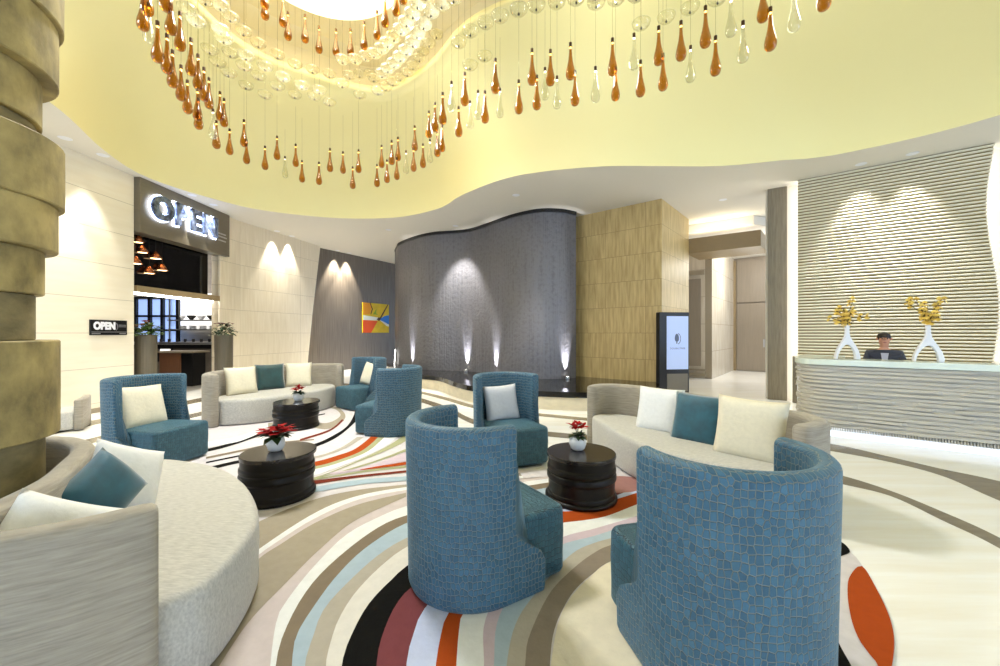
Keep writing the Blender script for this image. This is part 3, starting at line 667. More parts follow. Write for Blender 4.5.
def leaf(b, p, d, ln, w, curl=0.25):
    d = d.normalized(); s = d.cross(Vector((0, 0, 1)))
    if s.length < 0.05: s = Vector((1, 0, 0))
    s.normalize(); u = s.cross(d).normalized()
    V = [p, p + d * ln * 0.3 + s * w * 0.42 + u * ln * 0.05, p + d * ln * 0.62 + s * w * 0.5 - u * ln * curl * 0.1, p + d * ln - u * ln * curl, p + d * ln * 0.62 - s * w * 0.5 - u * ln * curl * 0.1, p + d * ln * 0.3 - s * w * 0.42 + u * ln * 0.05, p + d * ln * 0.5 + u * ln * 0.03]
    b.add(V, [(0, 1, 6), (1, 2, 6), (2, 3, 6), (3, 4, 6), (4, 5, 6), (5, 0, 6)])
planter(-7.72, 8.62, 0.36, 'tall grey planter of orange flowers at the near side of the restaurant entrance', M['orangefl'], 16, M['leafl'])
planter(-7.30, 10.44, 0.40, 'tall grey planter of dusky pink flowers at the far side of the restaurant entrance', M['pinkfl'], 16, M['leaf'])
# small black sign on the ivory wall
ps = empty('wall_sign', (X0 + 0.03, 7.85, 1.53), 0, 'small black OPEN plaque on the ivory wall', 'sign')
pc = (-7.57)
y0, y1 = 7.57 * F / (500 - 90.5), 7.57 * F / (500 - 127)
yc = (y0 + y1) / 2; ps.location = (-7.57, yc, 1.5 + (333 - 327.6) * yc / F)
wS = y1 - y0
b_ = MB(); b_.box((-0.012, 0, 0), (0.03, wS, 0.29)); b_.build('plate', M['black'], ps, bevel=0.004)
text('OPEN', 0.185, 0.003, M['white'], ps, (0.008, -0.10, 0.025), RX, 'lettering', 0.012, sx=0.86)
text(')', 0.16, 0.003, M['steel'], ps, (0.008, 0.145, 0.03), RX, 'bracket_mark')
b_ = MB(); b_.box((0.006, 0.25, 0.05), (0.004, 0.15, 0.016)); b_.box((0.006, 0.25, 0.02), (0.004, 0.15, 0.016)); b_.box((0.006, -0.26, -0.115), (0.004, 0.16, 0.02)); b_.box((0.006, 0.26, -0.115), (0.004, 0.13, 0.02)); b_.box((0.006, 0, -0.085), (0.004, wS * 0.96, 0.012))
b_.build('small_print', M['steel'], ps)
# ------------------------------------------------------------------ painting on the dark wall
pd = Vector((2.27, 4.15)).normalized()
def on_dark(px):   # point of the dark wall seen at photo column px
    k = (px - 500) / F; a = Vector((-7.05, 14.75)); t = (k * a.y - a.x) / (pd.x - k * pd.y); return a + pd * t
pa, pb = on_dark(362), on_dark(388); pm = (pa + pb) / 2; wP = (pb - pa).length
zt = 1.5 + (333 - 303.5) * pm.y / F; zb = 1.5 + 0.3 * pm.y / F; hP = zt - zb
pic = empty('painting', (pm.x + pd.y * 0.03, pm.y - pd.x * 0.03, (zt + zb) / 2), math.atan2(pd.y, pd.x), 'bright abstract canvas of yellow, orange and blue on the dark wood wall', 'painting')
b_ = MB(); b_.box((0, 0.0, 0), (wP, 0.05, hP)); b_.build('canvas', mat('canvas yellow', (232, 196, 20), 0.6, noise=0.25, scale=(3, 3, 3)), pic)
pt = MB(); PM = [mat('paint orange red', (226, 84, 20), 0.6), mat('paint blue', (44, 120, 204), 0.6), mat('paint white', (226, 230, 220), 0.6), mat('paint dark', (60, 32, 14), 0.6), mat('paint green', (130, 168, 24), 0.6), mat('paint ochre', (214, 140, 10), 0.6)]
def patch(P, i, e): pt.add([((u - 0.5) * wP, -0.027 - 0.0008 * e, (v - 0.5) * hP) for u, v in P], [tuple(range(len(P)))], i)
patch([(0, 1), (0.28, 1), (0.31, 0.82), (0.25, 0.62), (0, 0.6)], 5, 1)
patch([(0, 0.58), (0.55, 0.52), (0.62, 0.45), (0.5, 0.42), (0, 0.42)], 2, 2)
patch([(0, 0.42), (0.55, 0.40), (0.3, 0.0), (0, 0)], 0, 3)
patch([(0.62, 0.46), (0.8, 0.58), (1, 0.62), (1, 0.3), (0.86, 0.28)], 1, 4)
patch([(0.62, 0.44), (0.9, 0.24), (1, 0.22), (1, 0.28), (0.8, 0.38)], 2, 5)
patch([(0.28, 1), (0.36, 0.8), (0.3, 0.62), (0.27, 0.62), (0.32, 0.8), (0.25, 1)], 3, 6)
patch([(0.94, 1), (0.62, 0.5), (0.6, 0.42), (0.68, 0.5), (0.98, 1)], 3, 7)
patch([(0.36, 0.62), (0.5, 0.82), (0.48, 0.66), (0.56, 0.62)], 4, 8)
patch([(0.5, 0.46), (0.6, 0.54), (0.66, 0.46), (0.6, 0.4)], 3, 9)
pt.build('brushwork', PM, pic)
# ------------------------------------------------------------------ water wall and basin
WW = [(-4.1, 15.4), (-3.85, 14.75), (-3.64, 14.23), (-2.98, 13.4), (-2.19, 12.75), (-1.1, 12.41), (-0.45, 11.78), (0.30, 10.85), (1.0, 10.36), (1.6, 10.36), (2.04, 10.6)]
wpth = cr(WW, 70)
ww = empty('water_wall', (0, 12, 0), 0, 'serpentine dark slate water wall rising from the black pool', 'water wall')
W_ = [(v.x, v.y - 12) for v in wpth]
wall('slate_panel', W_, 0.0, 4.69, M['waterwall'], 0.35, parent=ww, flip=1)
tp = [(v.x - 0.0, v.y - 12 - 0.05) for v in wpth]
wall('top_channel', tp, 4.66, 4.74, M['black'], 0.5, parent=ww, flip=1)
BF = [(-4.25, 14.9), (-3.5, 13.2), (-2.9, 11.75), (-2.18, 10.8), (-1.58, 10.3), (-1.1, 9.3), (-0.64, 8.55), (0.0, 8.0), (0.71, 7.8), (1.67, 7.6), (2.6, 7.7), (3.3, 8.3), (3.72, 9.2)]
bf = cr(BF, 70)
ba = empty('pool_basin', (0, 9, 0), 0, 'curved pool basin with black granite rim below the water wall', 'pool')
bl = [(v.x, v.y - 9) for v in bf]
wall('stone_base', bl, 0.0, 0.25, M['basinstone'], 0.3, parent=ba, flip=1)
wall('granite_rim', [(x - 0.0, y - 0.02) for x, y in bl], 0.25, 0.36, M['granite'], 0.42, parent=ba, flip=1)
poly_ = bl + [(3.6, 0.75), (2.1, 2.0), (2.0, 1.65)] + [(v.x, v.y - 9) for v in reversed(wpth)]
pm_ = MB(); pm_.add([(x, y, 0.30) for x, y in poly_], [tuple(range(len(poly_)))]); wsf = pm_.build('water_surface', M['water'], ba)
b_ = MB(); b_.tube(cr([(-3.98, 14.80, 0.05), (-3.90, 14.62, 0.5), (-3.84, 14.5, 0.9)], 10), 0.010, 6)
tag(b_.build('pool_edge_light', M['whiteled']), 'thin leaning light line at the dark wall end of the water wall', 'light')
# uplights in the pool
UPL = [(412, 0.30), (467, 0.26), (497, 0.3), (567, 0.3)]
def wall_at(px):
    k = (px - 500) / F; best = min(wpth, key=lambda v: abs(v.x / v.y - k)); i = list(wpth).index(best)
    t = (wpth[min(i + 1, 69)] - wpth[max(i - 1, 0)]).normalized(); return best, Vector((t.y, -t.x))
def spot(loc_, to, e, size, blend, col, r=0.03):
    l = bpy.data.lights.new('spot', 'SPOT'); l.energy = e; l.spot_size = math.radians(size); l.spot_blend = blend; l.color = col; l.shadow_soft_size = r
    o = bpy.data.objects.new('spot light', l); C.objects.link(o); o.location = loc_
    o.rotation_euler = (Vector(to) - Vector(loc_)).to_track_quat('-Z', 'Y').to_euler(); return o
for (px_, z_), tx in zip(UPL, ('nearest the dark wood wall', 'second from the dark wood wall', 'behind the teal chair with the grey cushion', 'nearest the travertine wall')):
    p, nrm = wall_at(px_); q = p + nrm * 0.10
    u = empty('pool_uplight', (q.x, q.y, 0.30), 0, 'uplight at the foot of the water wall ' + tx, 'light', 'pool uplights')
    b_ = MB(); b_.lathe([(0.05, 0), (0.06, 0.01), (0.06, 0.06), (0.05, 0.065), (0.045, 0.05), (0, 0.05)], 14); b_.build('housing', M['steel'], u, smooth=False)
    b_ = MB(); b_.lathe([(0, 0.055), (0.04, 0.056), (0.04, 0.06), (0, 0.061)], 12); b_.build('lens', M['lamp'], u)
    spot((q.x, q.y, 0.375), (p.x - nrm.x * 0.03, p.y - nrm.y * 0.03, 1.0), 800, 32, 1.0, (0.95, 0.95, 1.0))
# ------------------------------------------------------------------ display kiosk
kx = empty('display_kiosk', (3.93, 9.0, 0), math.radians(8), 'black upright display kiosk with a pale blue screen before the travertine wall', 'kiosk')
b_ = MB(); b_.box((0, 0, 0.99), (0.72, 0.16, 1.96)); b_.build('housing', M['black'], kx, bevel=0.012)
b_ = MB(); b_.box((0, 0.02, 0.02), (0.8, 0.4, 0.04)); b_.build('foot_plate', M['black'], kx)
b_ = MB(); b_.box((0.07, -0.083, 1.28), (0.52, 0.012, 1.2)); b_.build('screen', M['screen'], kx)
b_ = MB(); b_.box((0.07, -0.083, 0.38), (0.5, 0.012, 0.4)); b_.build('speaker_grille', mat('grille grey', (128, 122, 112), 0.6, noise=0.3, scale=(90, 90, 90)), kx)
inkm = mat('logo slate', (92, 104, 134), 0.6)
lg = MB()
tr = [(0.0, 0.13), (0.035, 0.10), (0.05, 0.05), (0.052, 0.0), (0.04, -0.04), (0.014, -0.055), (0.014, -0.1), (-0.014, -0.1), (-0.014, -0.055), (-0.04, -0.04), (-0.052, 0.0), (-0.05, 0.05), (-0.035, 0.10)]
lg.add([(0.05 + x, -0.091, 1.36 + z) for x, z in tr], [tuple(range(len(tr)))])
na = 22
arc = [(0.05 + math.cos(a) * r_ * 0.75, -0.091, 1.37 + math.sin(a) * r_) for r_ in (0.135, 0.118) for a in [(-1.25 + 2.5 * k / na) for k in range(na + 1)]]
lg.add(arc, [(k, k + 1, na + 2 + k, na + 1 + k) for k in range(na)])
lg.build('emblem', inkm, kx)
text('DOUBLETREE', 0.058, 0.001, inkm, kx, (0.07, -0.091, 1.15), (PI / 2, 0, 0), 'lettering', 0.0, 1.1)
# ------------------------------------------------------------------ reception counter
cv = Vector((0.787, -0.617)); cnv = Vector((0.617, 0.787))       # along, away from guests
c0 = Vector((4.73, 5.64))
FR = [c0 + cv * -0.28 + cnv * 1.6, c0 + cv * -0.38 + cnv * 1.0, c0 + cv * -0.40 + cnv * 0.5, c0 + cv * -0.32 + cnv * 0.16, c0 + cv * -0.1 + cnv * 0.02, c0 + cv * 0.4, c0 + cv * 1.2 + cnv * 0.0, c0 + cv * 2.0 + cnv * 0.02, c0 + cv * 3.2 + cnv * 0.12, c0 + cv * 4.4 + cnv * 0.5]
rcn = empty('reception_counter', (c0.x, c0.y, 0), 0, 'long curved reception counter clad in pale rippled horizontal layers', 'counter')
fr = [v - c0 for v in cr(FR, 120)]
NR = 16; z0, z1 = 0.16, 1.04; ph = z1 - z0
V = []; Fc = []; uv = []
def nrm2(P, k):
    t = (P[min(k + 1, len(P) - 1)] - P[max(k - 1, 0)]).normalized(); return Vector((t.y, -t.x))
lev = []
for r in range(NR):
    za = z0 + ph * r / NR; zb2 = z0 + ph * (r + 1) / NR
    lev += [(za + 0.004, r, 0.0), (za + 0.010, r, 1.0), (zb2 - 0.012, r, 0.75), (zb2 - 0.002, r, 0.0)]
random.seed(3)
offs = [[random.uniform(0.004, 0.048) for _ in range(30)] for _ in range(NR)]
for z, r, a in lev:
    for k, p in enumerate(fr):
        s = k / 4.2 + r * 1.7; i = int(s) % 30; t = min(1.0, max(0.0, (s - int(s)) * 6 - 5)); o_ = offs[r][i] * (1 - t) + offs[r][(i + 1) % 30] * t
        q = p + nrm2(fr, k) * (o_ * a - 0.02) ; V.append((q.x, q.y, z + 0.006 * math.sin(k * 0.11 + r * 2.1))); uv.append((k * 0.05, z))
m_ = len(fr)
for i in range(len(lev) - 1):
    for k in range(m_ - 1): Fc.append((i * m_ + k, i * m_ + k + 1, (i + 1) * m_ + k + 1, (i + 1) * m_ + k))
mk('rippled_front', V, Fc, M['rib'], rcn, uv=uv)
wall('core', [tuple(p + cnv * 0.0) for p in fr], 0.14, 1.06, M['white'], 0.05, parent=rcn, flip=1).location = (0.07 * cnv.x, 0.07 * cnv.y, 0)
wall('glass_top', [tuple(p + nrm2(fr, k) * 0.03) for k, p in enumerate(fr)], 1.04, 1.12, M['topglass'], 0.55, parent=rcn, flip=1)
wall('lit_plinth', [tuple(p - nrm2(fr, k) * 0.14) for k, p in enumerate(fr)], 0.0, 0.14, M['kickled'], 0.05, parent=rcn, flip=1)
b_ = MB()
for k in range(6, 116):
    for j in (0.0, 0.5):
        a = fr[k].lerp(fr[k + 1], j) - nrm2(fr, k) * 0.06; t = (fr[k + 1] - fr[k]).normalized()
        b_.box((a.x, a.y, 0.135), (0.014, 0.1, 0.05), math.atan2(t.y, t.x))
b_.build('comb_edge', M['rib'], rcn)
# ------------------------------------------------------------------ vases and orchids on the counter
def vase(p, rz, label, olabel, wsp, seedv, lean):
    random.seed(seedv)
    v = empty('wishbone_vase', (p[0], p[1], 1.12), rz, label, 'vase')
    half = [(0.150, 0.0), (0.146, 0.06), (0.128, 0.13), (0.098, 0.20), (0.060, 0.27), (0.034, 0.33), (0.024, 0.39), (0.023, 0.45), (0.028, 0.50)]
    inn = [(0.112, 0.0), (0.106, 0.05), (0.088, 0.11), (0.060, 0.165), (0.030, 0.200), (0.0, 0.212)]
    outl = half + [(-x, z) for x, z in reversed(half)] + [(-x - 0.012 * (1 - z / 0.212), z) for x, z in inn] + [(x - 0.022 * (1 - z / 0.212), z) for x, z in reversed(inn[:-1])]
    n = len(outl); b_ = MB(); dep = lambda z: 0.022 + 0.012 * max(0, 1 - z / 0.3)
    b_.add([(x, -dep(z), z) for x, z in outl] + [(x, dep(z), z) for x, z in outl], [tuple(range(n)), tuple(range(n, 2 * n))[::-1]] + [(k, (k + 1) % n, n + (k + 1) % n, n + k) for k in range(n)])
    b_.build('body', M['white'], v, bevel=0.010, seg=3, angle=50)
    o = empty('orchid_arrangement', (p[0], p[1], 1.12 + 0.47), rz, olabel, 'flowers')
    st = MB(); tips = []
    for k in range(8):
        a = 2 * PI * k / 8 + random.uniform(-.3, .3); sp = random.uniform(0.05, 0.2); h = random.uniform(0.10, 0.38)
        if lean and k % 3 == 0: sp *= 1.5; h *= 0.7
        e = Vector((math.cos(a) * sp, math.sin(a) * sp * 0.7, h)); P = cr([(0, 0, -0.04), (e.x * 0.3, e.y * 0.3, h * 0.5), tuple(e)], 8); st.tube(P, 0.004, 5); tips.append(P)
    st.build('stems', M['stem'], o)
    for P in tips:
        for j in (3, 5, 6, 7):
            b = MB(); c = P[j] + Vector((random.uniform(-.035, .035), random.uniform(-.035, .035), random.uniform(-.03, .03)))
            d0 = Vector((random.uniform(-1, 1), -1.0, random.uniform(-0.3, 0.7))).normalized(); s = d0.cross(Vector((0, 0, 1))).normalized(); u = s.cross(d0)
            for q in range(5):
                aa = 2 * PI * q / 5 + 0.3; leaf(b, c, s * math.cos(aa) + u * math.sin(aa) + d0 * 0.35, 0.058, 0.055, 0.1)
            k0 = len(b.F); b.lathe([(0.0, -0.004), (0.009, 0.0), (0.007, 0.012), (0, 0.014)], 6, c + d0 * 0.012, 1)
            b.build('blossom', [M['yellow'], M['throat']], o)
def on_counter(px, back):
    k = (px - 500) / F; a = c0 + cnv * back; t = (k * a.y - a.x) / (cv.x - k * cv.y); return a + cv * t
vase(on_counter(847, 0.26), -0.3, 'white wishbone vase on the counter nearer the oak column', 'yellow orchid sprays in the vase nearer the oak column', 1, 8, False)
vase(on_counter(928, 0.26), -0.5, 'white wishbone vase on the counter farther from the oak column', 'yellow orchid sprays in the vase farther from the oak column', 1, 11, False)
# ------------------------------------------------------------------ receptionist
k = (884 - 500) / F; yP = 6.2; rp_ = (k * yP, yP)
pz = empty('person', (rp_[0], rp_[1], 0), math.radians(-40), 'person with dark hair in a dark jacket seated behind the reception counter', 'person')
def skin_body(name, pts, edges, rad, m, parent, root=0, sub=2):
    me = bpy.data.meshes.new(name); me.from_pydata(pts, edges, []); me.materials.append(m)
    o = bpy.data.objects.new(name, me); link(o, parent)
    o.modifiers.new('skin', 'SKIN')
    if not me.skin_vertices: me.attributes.new('x', 'FLOAT', 'POINT')
    for i, r in enumerate(rad):
        sv_ = me.skin_vertices[0].data[i]; sv_.radius = r if isinstance(r, tuple) else (r, r); sv_.use_root = (i == root)
    s = o.modifiers.new('sub', 'SUBSURF'); s.levels = sub; s.render_levels = sub
    for p_ in me.polygons: p_.use_smooth = True
    return o
pts = [(0, 0, 0.66), (0, 0, 0.82), (0, -0.01, 1.0), (0, -0.01, 1.14), (0, -0.01, 1.24), (0, -0.015, 1.30), (0, -0.03, 1.38), (0, -0.03, 1.44),
       (-0.17, 0, 1.17), (-0.21, -0.05, 0.98), (-0.17, -0.25, 0.93), (-0.13, -0.38, 0.95), (0.17, 0, 1.17), (0.21, -0.05, 0.98), (0.17, -0.25, 0.93), (0.13, -0.38, 0.95),
       (-0.1, -0.05, 0.62), (-0.11, -0.42, 0.60), (-0.11, -0.42, 0.16), (-0.11, -0.52, 0.10), (0.1, -0.05, 0.62), (0.11, -0.42, 0.60), (0.11, -0.42, 0.16), (0.11, -0.52, 0.10)]
ed = [(0, 1), (1, 2), (2, 3), (3, 4), (4, 5), (5, 6), (6, 7), (3, 8), (8, 9), (9, 10), (10, 11), (3, 12), (12, 13), (13, 14), (14, 15), (0, 16), (16, 17), (17, 18), (18, 19), (0, 20), (20, 21), (21, 22), (22, 23)]
rd = [(0.15, 0.12), (0.14, 0.11), (0.15, 0.11), (0.15, 0.10), 0.055, 0.05, (0.075, 0.09), (0.07, 0.085), 0.06, 0.045, 0.036, 0.03, 0.06, 0.045, 0.036, 0.03, 0.08, 0.065, 0.045, 0.04, 0.08, 0.065, 0.045, 0.04]
try:
    body = skin_body('body', pts, ed, rd, M['skin'], pz)
    # jacket and trousers over the same skeleton, slightly larger
    jp = [0, 1, 2, 3, 8, 9, 10, 12, 13, 14, 4]; mp_ = {v: i for i, v in enumerate(jp)}
    skin_body('jacket', [pts[i] for i in jp], [(mp_[a], mp_[b]) for a, b in ed if a in mp_ and b in mp_],
              [(0.165, 0.135), (0.155, 0.125), (0.168, 0.125), (0.160, 0.112), 0.078, 0.060, 0.048, 0.078, 0.060, 0.048, 0.070], M['suit'], pz)
    tp_ = [0, 16, 17, 18, 20, 21, 22]; mp_ = {v: i for i, v in enumerate(tp_)}
    skin_body('trousers', [pts[i] for i in tp_], [(mp_[a], mp_[b]) for a, b in ed if a in mp_ and b in mp_], [(0.15, 0.13), 0.092, 0.078, 0.056, 0.092, 0.078, 0.056], M['suit'], pz)
    b_ = MB()
    for s in (-1, 1):
        for i, (dx, ln) in enumerate(((-0.024, 0.058), (-0.008, 0.068), (0.008, 0.065), (0.024, 0.052))):
            b_.tube([(s * 0.13 + dx, -0.395, 0.95), (s * 0.13 + dx, -0.395 - ln * 0.6, 0.945), (s * 0.13 + dx, -0.395 - ln, 0.932)], [0.009, 0.0085, 0.007], 6)
        b_.tube([(s * 0.10, -0.385, 0.95), (s * 0.085, -0.41, 0.945), (s * 0.078, -0.43, 0.94)], [0.010, 0.009, 0.008], 6)
    b_.build('fingers', M['skin'], pz, smooth=True)
except Exception as ex:
    print('person', ex)
b_ = MB(); b_.lathe([(0.0, 1.515), (0.04, 1.508), (0.078, 1.48), (0.09, 1.44), (0.085, 1.40), (0.06, 1.37), (0.0, 1.37)], 18, (0, 0.012, 0), 0, 0.92, 1.05)
b_.build('hair', M['hair'], pz, smooth=True)
b_ = MB()
b_.lathe([(0.0, 0.012), (0.011, 0.0), (0.0, -0.012)], 8, (-0.03, -0.115, 1.415)); b_.lathe([(0.0, 0.012), (0.011, 0.0), (0.0, -0.012)], 8, (0.03, -0.115, 1.415))
b_.build('eyes', M['hair'], pz)
b_ = MB(); b_.tube([(0, -0.105, 1.42), (0, -0.128, 1.39), (0, -0.115, 1.38)], [0.008, 0.013, 0.008], 8)
for s in (-1, 1): b_.lathe([(0, 0.028), (0.012, 0.012), (0.013, -0.01), (0, -0.026)], 8, (s * 0.082, -0.02, 1.405))
b_.build('nose_and_ears', M['skin'], pz, smooth=True)
b_ = MB(); b_.tube([(-0.022, -0.112, 1.352), (0, -0.118, 1.350), (0.022, -0.112, 1.352)], [0.003, 0.006, 0.003], 6); b_.build('mouth', M['pinkfl'], pz)
b_ = MB(); b_.add([(-0.045, -0.118, 1.19), (0.045, -0.118, 1.19), (0.02, -0.128, 1.0), (-0.02, -0.128, 1.0)], [(0, 1, 2, 3)]); b_.add([(-0.045, -0.11, 1.19), (0.045, -0.11, 1.19), (0.02, -0.12, 1.0), (-0.02, -0.12, 1.0)], [(0, 3, 2, 1)]); b_.build('blouse', M['shirt'], pz)
stl = empty('counter_stool', (rp_[0], rp_[1], 0), 0, 'dark stool under the seated person behind the reception counter', 'stool')
b_ = MB(); b_.lathe([(0.0, 0.49), (0.19, 0.49), (0.2, 0.51), (0.19, 0.545), (0, 0.55)], 20); b_.build('seat', M['black'], stl, smooth=True)
b_ = MB(); b_.lathe([(0.22, 0), (0.22, 0.02), (0.03, 0.04), (0.03, 0.49)], 20); b_.build('pedestal', M['steel'], stl)
# ------------------------------------------------------------------ stone column
cx, cy = -2.85, 1.95
colm = empty('stone_column', (cx, cy, 0), 0, 'massive column of stacked uneven olive stone drums inside the round sofa', 'column')
random.seed(21)
def drum(z0, z1, r, dx, dy, m, nm):
    b_ = MB(); n = 56; V = []; Fc = []
    ph_ = random.uniform(0, 6)
    rows_ = [(r - 0.006, z0), (r, z0 + 0.006), (r * 1.001, (z0 + z1) / 2), (r, z1 - 0.006), (r - 0.006, z1)]
    for rr, z in rows_:
        for j in range(n):
            a = 2 * PI * j / n; q = rr * (1 + 0.006 * math.sin(3 * a + ph_)); V.append((dx + q * math.cos(a), dy + q * math.sin(a), z))
    for i in range(len(rows_) - 1):
        for j in range(n): Fc.append((i * n + j, i * n + (j + 1) % n, (i + 1) * n + (j + 1) % n, (i + 1) * n + j))
    Fc += [tuple(range(n))[::-1], tuple(range(4 * n, 5 * n))]
    o = mk(nm, V, Fc, m, colm, smooth=True, bevel=0.0)
    o.data.set_sharp_from_angle(angle=math.radians(25)); return o
DR = [(0, 0.94, 0.40, 'n'), (0.94, 1.46, 0.455, 's'), (1.46, 1.71, 0.362, 'n'), (1.71, 1.95, 0.398, 's'), (1.95, 2.2, 0.450, 's'), (2.2, 2.54, 0.472, 's'), (2.54, 2.64, 0.365, 'n'), (2.64, 2.89, 0.388, 's'), (2.89, 3.21, 0.452, 's'), (3.21, 3.62, 0.472, 's'), (3.62, 3.9, 0.40, 'n'), (3.9, 4.3, 0.46, 's'), (4.3, 4.75, 0.43, 's'), (4.75, 5.3, 0.40, 'n')]
for z0_, z1_, r_, t_ in DR: drum(z0_, z1_ if z1_ < 5 else 5.4, r_, 0, 0, M['colneck'] if t_ == 'n' else M['colstone'], 'stone_neck' if t_ == 'n' else 'stone_drum')
# ------------------------------------------------------------------ sofas
so = empty('round_sofa', (cx, cy, 0), 0, 'round beige sofa wrapped about the stone column', 'sofa')
SP = [(-1.37, 1.55), (-1.52, 1.405), (-1.72, 1.30), (-1.87, 1.28), (-1.95, 1.38), (-1.98, 1.55), (-2.09, 1.83), (-2.27, 2.09), (-2.46, 2.33), (-2.68, 2.49), (-2.92, 2.54), (-3.2, 2.45), (-3.42, 2.2), (-3.5, 1.9)]
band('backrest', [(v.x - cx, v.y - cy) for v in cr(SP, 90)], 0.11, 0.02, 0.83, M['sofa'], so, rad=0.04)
# seat: disc from the arm end round to the far side
SO = [(-1.33, 1.62), (-1.275, 1.80), (-1.37, 2.21), (-1.57, 2.55), (-1.93, 2.94), (-2.41, 3.26), (-3.0, 3.40), (-3.1, 3.0), (-2.98, 2.62), (-2.68, 2.53), (-2.44, 2.36), (-2.25, 2.10), (-2.07, 1.83), (-1.96, 1.55), (-1.88, 1.36), (-1.62, 1.40)]
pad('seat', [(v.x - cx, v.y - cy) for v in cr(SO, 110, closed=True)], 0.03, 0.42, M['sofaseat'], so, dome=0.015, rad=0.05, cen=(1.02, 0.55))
rs = empty('long_sofa', (2.0, 4.2, 0), 0, 'curved beige sofa with three cushions facing the drum table, behind a blue chair', 'sofa')
RB = [(1.22, 5.28), (1.42, 5.45), (1.75, 5.35), (2.12, 4.8), (2.38, 4.22), (2.58, 3.72), (2.66, 3.42), (2.55, 3.15), (2.30, 3.02)]
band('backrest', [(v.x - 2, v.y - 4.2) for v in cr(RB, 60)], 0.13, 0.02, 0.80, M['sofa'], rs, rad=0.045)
RS = [(1.22, 5.22), (1.24, 4.7), (1.30, 4.25), (1.42, 3.85), (1.68, 3.42), (2.0, 3.16), (2.24, 3.05), (2.48, 3.15), (2.56, 3.42), (2.5, 3.75), (2.3, 4.2), (2.05, 4.75), (1.72, 5.25), (1.42, 5.36)]
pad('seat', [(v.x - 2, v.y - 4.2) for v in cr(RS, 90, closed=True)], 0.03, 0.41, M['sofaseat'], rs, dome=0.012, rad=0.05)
ls = empty('long_sofa', (-4.1, 7.5, 0), 0, 'curved beige sofa with three cushions before the ivory wall', 'sofa')
LB = [(-4.50, 6.22), (-4.72, 6.36), (-4.86, 6.75), (-4.82, 7.3), (-4.55, 7.85), (-4.15, 8.3), (-3.72, 8.5), (-3.42, 8.42), (-3.34, 8.2)]
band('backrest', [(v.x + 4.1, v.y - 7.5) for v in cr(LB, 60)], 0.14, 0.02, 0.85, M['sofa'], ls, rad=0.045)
LS = [(-4.50, 6.32), (-4.1, 6.42), (-3.75, 6.72), (-3.5, 7.2), (-3.38, 7.7), (-3.38, 8.1), (-3.6, 8.38), (-4.0, 8.3), (-4.45, 7.85), (-4.72, 7.3), (-4.78, 6.7)]
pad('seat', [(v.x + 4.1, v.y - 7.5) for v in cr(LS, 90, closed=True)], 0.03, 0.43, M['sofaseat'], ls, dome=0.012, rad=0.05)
ot = empty('bench_seat', (-6.9, 6.15, 0), -0.9, 'low beige upholstered bench between the stone column and the ivory wall', 'bench')
pad('seat', [(v.x, v.y) for v in cr([(-0.3, -0.25), (0.3, -0.25), (0.33, 0), (0.3, 0.25), (-0.3, 0.25), (-0.33, 0)], 40, closed=True)], 0.03, 0.3, M['sofaseat'], ot, rad=0.03)
band('backrest', [(-0.34, 0.28), (0, 0.30), (0.34, 0.28)], 0.1, 0.02, 0.48, M['sofa'], ot, rad=0.03)
# ------------------------------------------------------------------ barrel chairs
def chair_shell(parent):
    """horseshoe back, tall, with the low skirt flaring forward; local front is +y"""
    R = 0.41; th = 0.085; Ht = 0.985; nS = 60
    def send(z):      # how far the arm runs forward of the half circle at height z
        hi, lo = 0.06, 0.27
        if z > 0.40: return hi
        if z < 0.19: return lo
        t = (0.40 - z) / 0.21; t = t * t * (3 - 2 * t); return hi + (lo - hi) * t
    def point(s, off, z):   # s in -1..1
        e = send(z); rad = (R - off) * (0.955 + 0.045 * min(z / 0.9, 1)) ; half = PI / 2 * rad; full = half + e; q = s * full
        if abs(q) <= half: a = q / rad; return (rad * math.sin(a), -rad * math.cos(a) * 1.0, z), q
        sg = math.copysign(1, q); return (sg * rad, abs(q) - half, z), q
    prof = [(0.012, 0.0), (0.0, 0.03)]
    for z in (0.1, 0.18, 0.24, 0.28, 0.32, 0.36, 0.40, 0.44, 0.48, 0.52, 0.58, 0.68, 0.80, 0.88): prof.append((0.0, z))
    rr = th / 2
    for k in range(0, 9): a = PI * k / 8; prof.append((rr - rr * math.cos(a), Ht - rr * 0.8 + rr * 0.8 * math.sin(a)))
    for z in (0.88, 0.80, 0.68, 0.58, 0.52, 0.48, 0.44, 0.40, 0.36, 0.32, 0.28, 0.24, 0.18, 0.1, 0.03): prof.append((th, z))
    prof.append((th - 0.012, 0.0))
    cum = [0.0]
    for a_, c_ in zip(prof, prof[1:]): cum.append(cum[-1] + math.hypot(c_[0] - a_[0], c_[1] - a_[1]))
    m_ = len(prof); V = []; uv = []; Fc = []
    cols = [(-1.0, 0.75), (-0.99, 0.93), (-0.975, 1.0)] + [(-0.96 + 1.92 * k / (nS - 1), 1.0) for k in range(nS)] + [(0.975, 1.0), (0.99, 0.93), (1.0, 0.75)]
    for s, sc in cols:
        for pi_, (off, z) in enumerate(prof):
            o2 = th / 2 + (off - th / 2) * sc; z2 = z if z < 0.85 else z - (1 - sc) * 0.05
            p, q = point(s, o2, z2); V.append(p); uv.append((q, cum[pi_]))
    for c in range(len(cols) - 1):
        for j in range(m_): Fc.append((c * m_ + j, c * m_ + (j + 1) % m_, (c + 1) * m_ + (j + 1) % m_, (c + 1) * m_ + j))
    Fc.append(tuple(range(m_))); Fc.append(tuple(range((len(cols) - 1) * m_, len(cols) * m_))[::-1])
    return mk('back_shell', V, Fc, M['croc'], parent, smooth=True, uv=uv)
